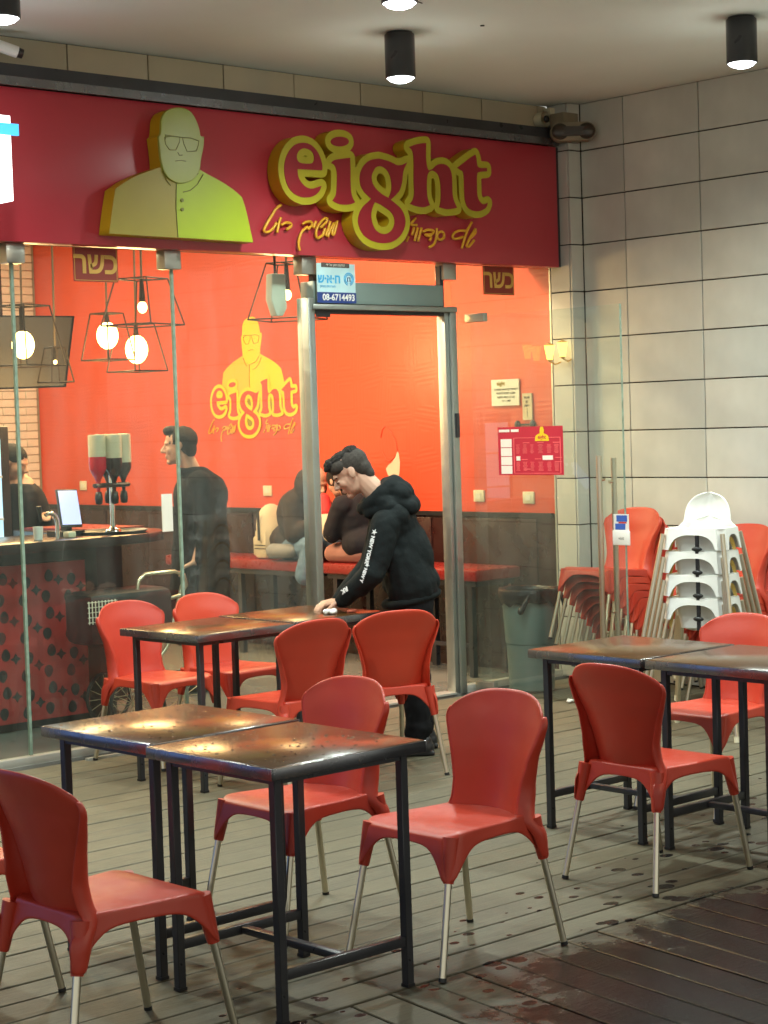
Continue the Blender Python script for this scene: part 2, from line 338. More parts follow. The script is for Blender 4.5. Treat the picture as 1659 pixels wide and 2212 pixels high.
def deck_mat():
    """weathered composite boards: dry and greyish beige under the canopy, rain-wet and dark in the open, wet drips between"""
    m = bpy.data.materials.new('deck_board'); m.use_nodes = True; N, L = nt(m); b = N['Principled BSDF']
    geo = N.new('ShaderNodeNewGeometry'); sp = N.new('ShaderNodeSeparateXYZ'); L.new(geo.outputs['Position'], sp.inputs[0])
    def noise(scale, sx=1, sy=1, det=5, rough=.6):
        mp = N.new('ShaderNodeMapping'); mp.inputs['Scale'].default_value = (sx, sy, 1); L.new(geo.outputs['Position'], mp.inputs[0])
        n = N.new('ShaderNodeTexNoise'); n.inputs['Scale'].default_value = scale; n.inputs['Detail'].default_value = det; n.inputs['Roughness'].default_value = rough
        L.new(mp.outputs[0], n.inputs['Vector']); return n.outputs['Fac']
    def math_(op, a, b_=None, clamp=False):
        n = N.new('ShaderNodeMath'); n.operation = op; n.use_clamp = clamp
        for i, v in enumerate((a, b_)):
            if v is None: continue
            if isinstance(v, (int, float)): n.inputs[i].default_value = v
            else: L.new(v, n.inputs[i])
        return n.outputs[0]
    def mixc(f, a, b_):
        n = N.new('ShaderNodeMix'); n.data_type = 'RGBA'; L.new(f, n.inputs[0])
        for i, v in ((6, a), (7, b_)):
            if isinstance(v, tuple): n.inputs[i].default_value = (*v, 1)
            else: L.new(v, n.inputs[i])
        return n.outputs[2]
    grain = noise(3.0, 2.0, 22, 7, .7); patch = noise(1.1, 1, 1, 4); fine = noise(38, 1, 2.5, 3)
    info = N.new('ShaderNodeObjectInfo')
    dry = mixc(math_('MULTIPLY', math_('SUBTRACT', grain, .3), 2.4, True), (0.064, 0.057, 0.037), (0.148, 0.133, 0.088))
    dry = mixc(math_('MULTIPLY', math_('SUBTRACT', patch, .42), 2.2, True), dry, (0.092, 0.080, 0.048))
    dry = mixc(math_('MULTIPLY', info.outputs['Random'], .38), dry, (0.16, 0.135, 0.08))
    wetc = mixc(math_('MULTIPLY', math_('SUBTRACT', noise(3.4), .42), 4, True), (0.006, 0.007, 0.0075), (0.018, 0.009, 0.010))
    wetc = mixc(math_('MULTIPLY', math_('SUBTRACT', noise(7, 3, 1, 8, .75), .55), 5, True), wetc, (0.042, 0.038, 0.030))
    # wetness: open side (low y) fully wet with a ragged border, drips beyond it
    x, y = sp.outputs[0], sp.outputs[1]
    edge = math_('ADD', math_('ADD', math_('MULTIPLY', math_('SUBTRACT', noise(1.3, 1, 1, 6, .65), .5), 1.3), math_('MULTIPLY', math_('SUBTRACT', noise(5.5, 1, 1.4, 7, .75), .5), .9)), math_('MINIMUM', math_('MULTIPLY', math_('SUBTRACT', x, 4.3), .34), .22))
    open_ = math_('MULTIPLY', math_('SUBTRACT', math_('ADD', edge, 4.12), y), 3.2, True)
    vo = N.new('ShaderNodeTexVoronoi'); vo.inputs['Scale'].default_value = 12.5; vo.inputs['Randomness'].default_value = 1
    mp = N.new('ShaderNodeMapping'); mp.inputs['Scale'].default_value = (.8, 1.1, .01); L.new(geo.outputs['Position'], mp.inputs[0]); L.new(mp.outputs[0], vo.inputs['Vector'])
    spc = N.new('ShaderNodeSeparateColor'); L.new(vo.outputs['Color'], spc.inputs[0])
    near = math_('MULTIPLY', math_('SUBTRACT', math_('ADD', 5.0, math_('MULTIPLY', math_('SUBTRACT', x, 4.0), .28)), y), 1.1, True)
    rad = math_('MULTIPLY', math_('MULTIPLY', math_('SUBTRACT', spc.outputs[0], .30), .72), near)
    dist = math_('ADD', vo.outputs['Distance'], math_('MULTIPLY', math_('SUBTRACT', noise(16), .5), .22))
    drip = math_('MULTIPLY', math_('SUBTRACT', rad, dist), 14, True)
    wet = math_('MAXIMUM', open_, drip)
    L.new(math_('SUBTRACT', .45, math_('MULTIPLY', wet, .33)), b.inputs['Specular IOR Level']); col = mixc(wet, dry, wetc); L.new(col, b.inputs['Base Color'])
    ro = math_('SUBTRACT', math_('ADD', .52, math_('MULTIPLY', patch, .2)), math_('MULTIPLY', wet, .50)); 
    ro = math_('ADD', ro, math_('MULTIPLY', math_('SUBTRACT', noise(9), .5), .22)); L.new(math_('MAXIMUM', ro, .07), b.inputs['Roughness'])
    bp = N.new('ShaderNodeBump'); bp.inputs['Strength'].default_value = .35; bp.inputs['Distance'].default_value = .006
    L.new(math_('ADD', grain, math_('MULTIPLY', fine, .6)), bp.inputs['Height']); L.new(bp.outputs[0], b.inputs['Normal'])
    return m
M['deck'] = deck_mat()

# ---- outlines of the sign shapes in metres: (x along the front, height)
LETTERS=[[[[7.1437,3.1516],[7.1445,3.1571],[7.1457,3.1634],[7.1465,3.1706],[7.1461,3.1787],[7.1445,3.1881],[7.142,3.1985],[7.1386,3.2093],[7.1343,3.2198],[7.1292,3.2301],[7.1232,3.2405],[7.1163,3.2506],[7.1083,3.2598],[7.0993,3.2683],[7.0893,3.2764],[7.0784,3.2835],[7.0667,3.2891],[7.054,3.2933],[7.0403,3.2962],[7.0262,3.2978],[7.0123,3.298],[6.9983,3.2968],[6.9841,3.2942],[6.9702,3.2904],[6.9573,3.2855],[6.9453,3.2794],[6.9341,3.2721],[6.9236,3.2638],[6.9138,3.2548],[6.9047,3.245],[6.8962,3.2343],[6.8886,3.223],[6.8819,3.2112],[6.8762,3.199],[6.8713,3.1862],[6.8675,3.173],[6.8647,3.1597],[6.8632,3.1462],[6.8628,3.1324],[6.8635,3.1185],[6.8653,3.1048],[6.8682,3.0909],[6.8723,3.0769],[6.8775,3.0634],[6.8839,3.051],[6.8915,3.0397],[6.9003,3.0293],[6.9102,3.02],[6.9211,3.0119],[6.9333,3.0051],[6.9468,2.9995],[6.9607,2.9951],[6.9746,2.9919],[6.9883,2.9901],[7.0021,2.9895],[7.0159,2.99],[7.0292,2.9913],[7.0423,2.9933],[7.055,2.9963],[7.0673,3.0001],[7.0788,3.0048],[7.0896,3.0106],[7.0997,3.0176],[7.109,3.025],[7.1169,3.0326],[7.1231,3.0405],[7.128,3.049],[7.132,3.0571],[7.1355,3.0639],[7.1277,3.0614],[7.1186,3.0584],[7.1088,3.0553],[7.0993,3.0524],[7.0902,3.0496],[7.0811,3.0467],[7.0718,3.0444],[7.0621,3.0433],[7.0517,3.0434],[7.0407,3.0444],[7.0299,3.0466],[7.0196,3.05],[7.0099,3.0549],[7.0005,3.0612],[6.9919,3.0683],[6.9843,3.0755],[6.9779,3.0827],[6.9725,3.0901],[6.968,3.098],[6.9645,3.1066],[6.9623,3.1164],[6.9612,3.1274],[6.9608,3.1379],[6.9602,3.1468]],[[6.9584,3.2166],[6.9604,3.2251],[6.9643,3.2342],[6.97,3.2429],[6.9768,3.2502],[6.9851,3.2562],[6.995,3.2613],[7.0059,3.2651],[7.017,3.267],[7.0291,3.2667],[7.0423,3.2645],[7.055,3.261],[7.0653,3.2566],[7.0729,3.2513],[7.0787,3.2449],[7.0829,3.2377],[7.0856,3.2303],[7.0866,3.2221],[7.086,3.2131],[7.084,3.2045],[7.0811,3.1975],[7.0774,3.1926],[7.0727,3.1891],[7.0667,3.1865],[7.0591,3.1844],[7.0492,3.1827],[7.0374,3.1816],[7.025,3.1812],[7.0132,3.1813],[7.0017,3.1817],[6.9901,3.1824],[6.9794,3.1842],[6.9711,3.1876],[6.9651,3.1932],[6.961,3.2004],[6.9587,3.2085]]],[[[7.2139,3.1974],[7.2178,3.2013],[7.222,3.206],[7.2278,3.2109],[7.2365,3.2153],[7.2495,3.2191],[7.2658,3.2227],[7.2833,3.2261],[7.2998,3.2291],[7.3159,3.2318],[7.3321,3.2342],[7.3473,3.2362],[7.3603,3.238],[7.3604,3.2244],[7.3607,3.2084],[7.3608,3.1912],[7.3607,3.1744],[7.3601,3.1581],[7.3591,3.1417],[7.3582,3.125],[7.3578,3.1081],[7.358,3.0899],[7.3586,3.0707],[7.3596,3.0525],[7.3611,3.0375],[7.3632,3.0264],[7.3659,3.0181],[7.369,3.0114],[7.3724,3.005],[7.3765,2.9988],[7.3811,2.9935],[7.3856,2.9888],[7.3894,2.9847],[7.3816,2.9815],[7.3726,2.9776],[7.3626,2.9738],[7.3519,2.9708],[7.3401,2.9687],[7.3272,2.9671],[7.314,2.9661],[7.301,2.9657],[7.2881,2.9659],[7.2751,2.9666],[7.2625,2.968],[7.2509,2.97],[7.2403,2.9731],[7.2305,2.977],[7.2216,2.9811],[7.214,2.9844],[7.2192,2.9899],[7.2255,2.9961],[7.2318,3.0033],[7.237,3.0115],[7.2408,3.0204],[7.2437,3.0302],[7.2461,3.0413],[7.2483,3.0544],[7.2505,3.0708],[7.2524,3.0898],[7.2538,3.1088],[7.2545,3.1251],[7.2544,3.1381],[7.2536,3.1491],[7.2521,3.1586],[7.2501,3.167],[7.2473,3.1743],[7.2438,3.1804],[7.2398,3.1853],[7.2354,3.1895],[7.2303,3.1925],[7.2244,3.1946],[7.2187,3.196]]],[[[7.3548,3.3305],[7.354,3.3348],[7.3515,3.339],[7.3475,3.3429],[7.3421,3.3462],[7.3353,3.3489],[7.3268,3.3511],[7.3175,3.3528],[7.3078,3.3537],[7.2975,3.3539],[7.2864,3.3534],[7.2753,3.3522],[7.2649,3.3504],[7.2551,3.348],[7.2456,3.3448],[7.2371,3.3413],[7.23,3.3375],[7.2244,3.3334],[7.2201,3.3289],[7.2173,3.3243],[7.2161,3.32],[7.2169,3.3158],[7.2194,3.3116],[7.2233,3.3077],[7.2286,3.3044],[7.2353,3.3017],[7.2437,3.2994],[7.253,3.2977],[7.2626,3.2968],[7.2729,3.2966],[7.2839,3.2971],[7.295,3.2982],[7.3054,3.3],[7.3153,3.3024],[7.3249,3.3055],[7.3335,3.3091],[7.3407,3.3128],[7.3463,3.317],[7.3507,3.3215],[7.3536,3.3261]]],[[[7.8116,3.2432],[7.8028,3.2392],[7.7924,3.2343],[7.7814,3.2295],[7.7707,3.2259],[7.7605,3.2234],[7.7501,3.2216],[7.7401,3.2207],[7.7306,3.2207],[7.7222,3.2221],[7.7146,3.2246],[7.7068,3.2276],[7.6979,3.2305],[7.6877,3.2334],[7.6767,3.2364],[7.6649,3.2393],[7.6523,3.2418],[7.6375,3.244],[7.6212,3.246],[7.6057,3.2477],[7.5936,3.2487],[7.5873,3.2494],[7.5848,3.2496],[7.5824,3.2492],[7.576,3.248],[7.5638,3.2459],[7.5483,3.2432],[7.5318,3.2395],[7.517,3.2348],[7.5042,3.2289],[7.492,3.2218],[7.4808,3.2139],[7.4706,3.2055],[7.4614,3.1963],[7.4531,3.1863],[7.4459,3.1759],[7.44,3.1654],[7.4353,3.1548],[7.4319,3.1439],[7.4296,3.1329],[7.4285,3.122],[7.4287,3.1111],[7.4302,3.1002],[7.4328,3.0896],[7.4363,3.0798],[7.4411,3.0708],[7.4472,3.0625],[7.4539,3.0549],[7.4606,3.048],[7.4674,3.0421],[7.4745,3.0371],[7.4817,3.0326],[7.4887,3.0282],[7.4958,3.0237],[7.5029,3.0194],[7.5095,3.0155],[7.5152,3.0121],[7.5091,3.0072],[7.5019,3.0015],[7.4943,2.9955],[7.4871,2.99],[7.4806,2.9857],[7.4744,2.9821],[7.4679,2.9779],[7.4605,2.9719],[7.4516,2.9637],[7.4415,2.9538],[7.4317,2.943],[7.4235,2.932],[7.417,2.9204],[7.4115,2.9082],[7.4075,2.8958],[7.4054,2.8836],[7.4056,2.8716],[7.4076,2.8597],[7.4112,2.8479],[7.4162,2.8366],[7.4225,2.8256],[7.4303,2.8147],[7.4394,2.8045],[7.4497,2.7953],[7.4615,2.7873],[7.4746,2.7803],[7.4888,2.7741],[7.5034,2.769],[7.5189,2.7649],[7.5354,2.7619],[7.552,2.7597],[7.568,2.7582],[7.5833,2.7575],[7.5983,2.7575],[7.6129,2.7583],[7.627,2.7597],[7.6403,2.7614],[7.6529,2.7637],[7.6654,2.7669],[7.6783,2.7714],[7.6921,2.7776],[7.7065,2.7853],[7.7204,2.7938],[7.7327,2.8027],[7.7433,2.8122],[7.7527,2.8223],[7.7608,2.8328],[7.7677,2.843],[7.7734,2.8529],[7.7778,2.8626],[7.7809,2.8724],[7.7828,2.8825],[7.7835,2.8933],[7.7829,2.9044],[7.7811,2.9154],[7.778,2.926],[7.7734,2.936],[7.7675,2.9457],[7.7606,2.955],[7.7529,2.9635],[7.7443,2.971],[7.7347,2.9778],[7.7245,2.9841],[7.7141,2.9904],[7.703,2.9969],[7.6911,3.0034],[7.6797,3.0094],[7.6702,3.0145],[7.677,3.0193],[7.685,3.0248],[7.6937,3.031],[7.7029,3.0381],[7.7131,3.0459],[7.7242,3.0545],[7.7351,3.064],[7.7443,3.0743],[7.7515,3.0858],[7.7574,3.0983],[7.7622,3.1113],[7.7664,3.124],[7.7694,3.1367],[7.7714,3.1497],[7.7731,3.1621],[7.7751,3.1729],[7.7775,3.1815],[7.7798,3.1884],[7.7826,3.195],[7.7864,3.2027],[7.792,3.2125],[7.7989,3.2235],[7.8058,3.2342]],[[7.5452,3.1819],[7.5391,3.1736],[7.5326,3.1636],[7.5272,3.1529],[7.524,3.1423],[7.5235,3.1317],[7.5249,3.1206],[7.5279,3.1098],[7.5319,3.0999],[7.5371,3.0911],[7.5436,3.083],[7.5512,3.0754],[7.5598,3.0682],[7.5697,3.061],[7.5808,3.0542],[7.5925,3.0478],[7.6043,3.042],[7.6167,3.0369],[7.6298,3.0322],[7.6423,3.0282],[7.6528,3.0246],[7.6578,3.0333],[7.6639,3.0435],[7.6698,3.0545],[7.6743,3.0653],[7.6772,3.0759],[7.679,3.0867],[7.6797,3.0977],[7.6795,3.109],[7.6782,3.1209],[7.6758,3.1334],[7.6725,3.1455],[7.6683,3.1564],[7.6634,3.1658],[7.6576,3.1743],[7.6509,3.1818],[7.6434,3.1884],[7.6346,3.1941],[7.6248,3.199],[7.6146,3.2027],[7.6048,3.205],[7.5953,3.2056],[7.5858,3.2048],[7.5768,3.2028],[7.5687,3.2002],[7.5619,3.197],[7.556,3.1932],[7.5506,3.1883]],[[7.5436,2.9931],[7.5398,2.9877],[7.5352,2.9814],[7.5305,2.9742],[7.5262,2.9659],[7.5218,2.9561],[7.5174,2.945],[7.5136,2.9334],[7.5113,2.9222],[7.5107,2.9114],[7.5114,2.9007],[7.5132,2.89],[7.516,2.8794],[7.5196,2.8684],[7.5243,2.8571],[7.5301,2.8465],[7.5369,2.8374],[7.545,2.83],[7.5544,2.8238],[7.5645,2.8189],[7.575,2.8151],[7.5859,2.8125],[7.5973,2.811],[7.609,2.8109],[7.6207,2.8123],[7.6329,2.8155],[7.6455,2.8203],[7.6575,2.8265],[7.6677,2.8337],[7.6761,2.8423],[7.6832,2.8525],[7.6887,2.8631],[7.6926,2.8734],[7.6946,2.8833],[7.6948,2.8931],[7.6936,2.9028],[7.6909,2.912],[7.6867,2.9208],[7.6811,2.9293],[7.6741,2.9372],[7.6659,2.9444],[7.6558,2.9507],[7.6441,2.9563],[7.632,2.9613],[7.6207,2.9661],[7.6107,2.9709],[7.6011,2.9754],[7.5917,2.9796],[7.5822,2.9833],[7.5721,2.9864],[7.5617,2.989],[7.5519,2.9912]]],[[[7.8322,3.3344],[7.8417,3.338],[7.8528,3.3424],[7.8648,3.3468],[7.8766,3.3508],[7.8883,3.3541],[7.9003,3.3571],[7.9123,3.3597],[7.9245,3.3622],[7.9373,3.3643],[7.9506,3.3662],[7.9631,3.3679],[7.9738,3.3693],[7.9726,3.3525],[7.9711,3.3325],[7.9698,3.3119],[7.9692,3.2932],[7.9694,3.2766],[7.9702,3.2609],[7.9716,3.2468],[7.9735,3.2348],[7.9765,3.2254],[7.9803,3.2182],[7.9842,3.2125],[7.9874,3.2073],[7.9945,3.2093],[8.0029,3.2116],[8.0119,3.2145],[8.0208,3.2183],[8.0293,3.2238],[8.038,3.2306],[8.0469,3.2374],[8.0562,3.2428],[8.0663,3.2467],[8.0768,3.2497],[8.0875,3.2519],[8.0981,3.2531],[8.1088,3.2534],[8.1196,3.253],[8.13,3.2514],[8.1396,3.2485],[8.1484,3.2439],[8.1566,3.238],[8.1639,3.231],[8.17,3.2233],[8.1746,3.2149],[8.178,3.2057],[8.1804,3.1956],[8.1823,3.1844],[8.1834,3.172],[8.1836,3.1585],[8.1835,3.1443],[8.1835,3.13],[8.1835,3.115],[8.1833,3.0993],[8.1835,3.084],[8.1845,3.0705],[8.1866,3.0592],[8.1894,3.0494],[8.1929,3.0404],[8.1969,3.0314],[8.202,3.0221],[8.2079,3.0128],[8.2138,3.0042],[8.2187,2.9968],[8.2102,2.9949],[8.2003,2.9925],[8.1894,2.9902],[8.1776,2.9882],[8.1646,2.9865],[8.1504,2.9849],[8.1358,2.9839],[8.1215,2.9838],[8.107,2.9851],[8.0921,2.9875],[8.0782,2.9901],[8.0664,2.9922],[8.069,2.9987],[8.0723,3.0062],[8.0755,3.0148],[8.0781,3.0249],[8.0802,3.0368],[8.0819,3.0503],[8.0832,3.0647],[8.0839,3.0795],[8.084,3.0954],[8.0837,3.1125],[8.0827,3.129],[8.0811,3.1435],[8.0787,3.1553],[8.0758,3.1655],[8.072,3.1743],[8.0675,3.182],[8.0618,3.1888],[8.0552,3.1944],[8.048,3.1989],[8.0407,3.2024],[8.0332,3.2051],[8.0252,3.2069],[8.0173,3.2075],[8.01,3.2068],[8.0031,3.2046],[7.9965,3.201],[7.9904,3.1964],[7.9854,3.1915],[7.9815,3.1864],[7.9785,3.181],[7.9762,3.1745],[7.974,3.1662],[7.9721,3.1558],[7.9705,3.1437],[7.9693,3.1305],[7.9685,3.1169],[7.9681,3.1023],[7.9681,3.0866],[7.9685,3.0713],[7.9695,3.0582],[7.9711,3.0477],[7.9732,3.0391],[7.9757,3.0315],[7.9783,3.0243],[7.9811,3.0174],[7.9842,3.011],[7.9871,3.0053],[7.9896,3.0004],[7.9797,2.9969],[7.968,2.9926],[7.9554,2.9885],[7.9425,2.9856],[7.9296,2.9842],[7.9164,2.9836],[7.9026,2.984],[7.8881,2.9852],[7.8721,2.9878],[7.8549,2.9916],[7.8385,2.9956],[7.8246,2.9988],[7.8303,3.0046],[7.837,3.0113],[7.8438,3.0188],[7.8494,3.0269],[7.8535,3.0353],[7.8569,3.0439],[7.8594,3.054],[7.8612,3.0666],[7.8619,3.0819],[7.8615,3.0994],[7.861,3.1188],[7.8609,3.1396],[7.8618,3.1634],[7.8631,3.1899],[7.8643,3.2156],[7.8651,3.2371],[7.8653,3.2531],[7.8652,3.2656],[7.8647,3.2759],[7.8638,3.2857],[7.8624,3.295],[7.8607,3.3031],[7.8583,3.3102],[7.855,3.3166],[7.85,3.3222],[7.8437,3.3269],[7.8374,3.3309]]],[[[8.2289,3.2396],[8.238,3.2447],[8.2486,3.2507],[8.2605,3.2574],[8.2737,3.265],[8.2889,3.2742],[8.306,3.2847],[8.3233,3.2952],[8.3392,3.3045],[8.3536,3.3123],[8.3673,3.3192],[8.3797,3.3254],[8.3903,3.3307],[8.3925,3.3251],[8.3952,3.3186],[8.3979,3.3114],[8.4,3.3038],[8.4009,3.2952],[8.4011,3.2857],[8.4017,3.2765],[8.4035,3.2689],[8.4062,3.2631],[8.4094,3.2585],[8.4146,3.255],[8.423,3.2526],[8.4368,3.2518],[8.4547,3.2525],[8.473,3.2536],[8.4881,3.2545],[8.4887,3.2343],[8.4713,3.2324],[8.4502,3.2304],[8.4298,3.2278],[8.4146,3.2244],[8.4064,3.2209],[8.4025,3.217],[8.4009,3.2116],[8.3994,3.2033],[8.3978,3.191],[8.3971,3.1756],[8.3969,3.1589],[8.3969,3.1429],[8.3965,3.1273],[8.3962,3.1112],[8.3965,3.0959],[8.3979,3.0827],[8.4006,3.0719],[8.4043,3.063],[8.4089,3.0553],[8.4145,3.0484],[8.4211,3.042],[8.4288,3.0363],[8.4372,3.0321],[8.4462,3.03],[8.4564,3.0311],[8.4677,3.0347],[8.4787,3.039],[8.488,3.0424],[8.4851,3.0355],[8.482,3.0272],[8.4777,3.0188],[8.4707,3.0112],[8.4604,3.0044],[8.4475,2.998],[8.4333,2.9924],[8.4192,2.9883],[8.405,2.9857],[8.3902,2.9843],[8.3755,2.9842],[8.3616,2.9853],[8.3481,2.9877],[8.3348,2.9914],[8.3226,2.9964],[8.3124,3.0028],[8.3043,3.0107],[8.298,3.0201],[8.293,3.0306],[8.2891,3.0415],[8.2865,3.0526],[8.2852,3.0641],[8.2846,3.0767],[8.2841,3.0912],[8.2838,3.1087],[8.2839,3.1286],[8.284,3.1485],[8.2837,3.166],[8.2831,3.1811],[8.2825,3.1947],[8.2811,3.2064],[8.2787,3.2155],[8.2748,3.221],[8.2698,3.2234],[8.2641,3.2246],[8.2579,3.2266],[8.2509,3.2299],[8.243,3.2334],[8.2353,3.2368]]]]
PLATE=[[[6.8266,3.0975],[6.8348,3.0649],[6.8508,3.0295],[6.8725,3.0015],[6.8988,2.9794],[6.9308,2.9635],[6.9668,2.9533],[7.0028,2.9501],[7.0388,2.9529],[7.0668,2.9587],[7.0948,2.9688],[7.1108,2.9775],[7.1348,2.9953],[7.1488,3.0095],[7.1622,3.0295],[7.1735,3.0535],[7.1745,3.0695],[7.1708,3.0815],[7.1628,3.0923],[7.1548,3.0983],[7.1428,3.1027],[7.1268,3.1024],[7.0708,3.0848],[7.0548,3.0827],[7.0388,3.0851],[7.0308,3.0885],[7.0185,3.0975],[7.0108,3.1067],[7.0148,3.1088],[7.1428,3.1121],[7.1548,3.1138],[7.1691,3.1215],[7.1787,3.1335],[7.1868,3.1683],[7.1988,3.161],[7.2103,3.1575],[7.2143,3.1455],[7.2151,3.1255],[7.2115,3.0775],[7.2067,3.0455],[7.2018,3.0295],[7.1807,3.0055],[7.1749,2.9895],[7.1762,2.9735],[7.1853,2.9575],[7.1948,2.95],[7.2268,2.9361],[7.2428,2.9315],[7.2708,2.9275],[7.3028,2.9263],[7.3308,2.9279],[7.3588,2.932],[7.3796,2.9375],[7.3797,2.9335],[7.3693,2.9055],[7.3665,2.8895],[7.3662,2.8695],[7.3695,2.8495],[7.3763,2.8295],[7.3886,2.8055],[7.4,2.7895],[7.4148,2.7736],[7.4428,2.7526],[7.4708,2.739],[7.4948,2.7305],[7.5268,2.7234],[7.5628,2.7192],[7.6188,2.7193],[7.6468,2.7226],[7.6748,2.7286],[7.7108,2.743],[7.7388,2.7589],[7.7588,2.7732],[7.7723,2.7855],[7.7926,2.8095],[7.8077,2.8335],[7.8148,2.8492],[7.8222,2.8815],[7.8223,2.9055],[7.8192,2.9255],[7.8142,2.9415],[7.8028,2.966],[7.8148,2.9607],[7.8628,2.9495],[7.8828,2.9462],[7.9148,2.9443],[7.9508,2.9471],[7.9668,2.9508],[8.0028,2.9633],[8.0184,2.9735],[8.0268,2.9875],[8.0342,2.9695],[8.0468,2.958],[8.0588,2.9536],[8.1028,2.9459],[8.1388,2.9446],[8.1828,2.9491],[8.2308,2.9593],[8.2428,2.9657],[8.2508,2.974],[8.2564,2.9855],[8.2574,3.0095],[8.2341,3.0455],[8.227,3.0615],[8.224,3.0735],[8.2228,3.1735],[8.2205,3.1975],[8.2228,3.1993],[8.2433,3.1895],[8.2459,3.0615],[8.2477,3.0455],[8.2558,3.0135],[8.2741,2.9855],[8.2861,2.9735],[8.3028,2.9624],[8.3228,2.9539],[8.3548,2.9465],[8.3748,2.9448],[8.3948,2.9451],[8.4268,2.9496],[8.4468,2.9554],[8.4788,2.9696],[8.4966,2.9815],[8.5108,2.9975],[8.5252,3.0295],[8.5271,3.0375],[8.5267,3.0495],[8.5228,3.0608],[8.5165,3.0695],[8.5068,3.077],[8.4988,3.0803],[8.4908,3.0817],[8.4788,3.0807],[8.4508,3.0706],[8.4468,3.0721],[8.4417,3.0775],[8.4378,3.0855],[8.4359,3.0975],[8.4369,3.1855],[8.4409,3.1895],[8.4988,3.1962],[8.5148,3.2048],[8.5221,3.2135],[8.5271,3.2255],[8.5268,3.2615],[8.5188,3.2791],[8.5108,3.2866],[8.5028,3.291],[8.4868,3.2938],[8.4428,3.2915],[8.4405,3.2935],[8.4389,3.3095],[8.4348,3.325],[8.4228,3.3529],[8.4087,3.3655],[8.3908,3.3701],[8.3748,3.3669],[8.3188,3.3382],[8.2068,3.2722],[8.1948,3.2593],[8.1908,3.2598],[8.1708,3.2764],[8.1548,3.2848],[8.1388,3.2898],[8.1108,3.2928],[8.0828,3.291],[8.0548,3.2844],[8.0376,3.2775],[8.0108,3.2598],[8.0086,3.2935],[8.0132,3.3695],[8.0112,3.3815],[8.0049,3.3935],[7.9948,3.4026],[7.9828,3.4077],[7.9708,3.4086],[7.9188,3.4012],[7.8788,3.3923],[7.8388,3.3792],[7.8148,3.3697],[7.8068,3.3644],[7.7988,3.3552],[7.7944,3.3455],[7.7929,3.3375],[7.7938,3.3255],[7.7966,3.3175],[7.8028,3.3082],[7.8222,3.2935],[7.824,3.2855],[7.8228,3.2809],[7.8148,3.2824],[7.8028,3.2816],[7.7628,3.2648],[7.7388,3.2601],[7.7308,3.2607],[7.7068,3.2689],[7.6588,3.2807],[7.5868,3.289],[7.5228,3.2779],[7.4868,3.2642],[7.4548,3.2435],[7.4348,3.2254],[7.4228,3.2114],[7.4028,3.1787],[7.4002,3.1855],[7.3995,3.2415],[7.3965,3.2535],[7.3908,3.2629],[7.3828,3.2704],[7.3708,3.276],[7.3586,3.2775],[7.3628,3.2779],[7.3646,3.2815],[7.3788,3.2939],[7.3908,3.3131],[7.394,3.3335],[7.3886,3.3535],[7.3828,3.3628],[7.3722,3.3735],[7.3508,3.3851],[7.3228,3.3918],[7.2828,3.3926],[7.2468,3.3865],[7.2188,3.3762],[7.1988,3.3633],[7.184,3.3455],[7.1788,3.3329],[7.1768,3.3175],[7.1802,3.3015],[7.1867,3.2895],[7.1981,3.2775],[7.2068,3.2716],[7.2407,3.2575],[7.2228,3.2522],[7.2068,3.2442],[7.1938,3.2335],[7.1788,3.2151],[7.1588,3.2576],[7.1382,3.2855],[7.1108,3.3094],[7.0788,3.3266],[7.0428,3.3355],[7.0148,3.3373],[6.9948,3.336],[6.9588,3.3281],[6.9412,3.3215],[6.9228,3.3118],[6.8977,3.2935],[6.8748,3.2706],[6.8563,3.2455],[6.8414,3.2175],[6.8336,3.1975],[6.8258,3.1655],[6.8234,3.1335]],[[7.0068,3.2209],[7.0053,3.2215],[7.012,3.2255],[7.0228,3.2274],[7.0356,3.2255],[7.0407,3.2215]],[[7.3988,3.057],[7.3988,3.0673],[7.3995,3.0615],[7.4168,3.0375],[7.4444,3.0095],[7.4308,2.9981],[7.4268,2.9969],[7.4228,3.0055],[7.404,3.0295]],[[7.5508,2.9041],[7.5506,2.9175],[7.5525,2.9255],[7.5602,2.9455],[7.5628,2.948],[7.6388,2.9149],[7.6495,2.9055],[7.6551,2.8935],[7.6548,2.8855],[7.6518,2.8775],[7.6468,2.8692],[7.6388,2.8615],[7.6188,2.8526],[7.5988,2.8505],[7.5788,2.8557],[7.5668,2.8635],[7.5569,2.8815]],[[7.5668,3.1187],[7.5635,3.1295],[7.5637,3.1375],[7.5748,3.1557],[7.5828,3.1633],[7.5988,3.1659],[7.6108,3.162],[7.6228,3.1541],[7.6317,3.1415],[7.6371,3.1255],[7.6402,3.1055],[7.6395,3.0895],[7.6348,3.0731],[7.6188,3.0788],[7.5908,3.0943],[7.5768,3.1055]],[[7.7468,3.0166],[7.7454,3.0175],[7.7459,3.0215],[7.7628,3.036],[7.7749,3.0495],[7.793,3.0815],[7.8043,3.1135],[7.815,3.1695],[7.8228,3.1868],[7.8224,3.0815],[7.8183,3.0535],[7.8144,3.0455],[7.7948,3.0245],[7.7881,3.0135],[7.7844,2.9895],[7.7868,2.9878],[7.7868,2.9847],[7.7691,3.0015]],[[8.0108,3.0513],[8.0079,3.0735],[8.0075,3.1015],[8.0095,3.1375],[8.0135,3.1615],[8.0152,3.1655],[8.0188,3.1678],[8.0308,3.1632],[8.0362,3.1575],[8.0405,3.1455],[8.0435,3.1255],[8.0445,3.0815],[8.0426,3.0535],[8.0374,3.0255],[8.0305,3.0095],[8.0268,3.0134],[8.0188,3.0299]]]
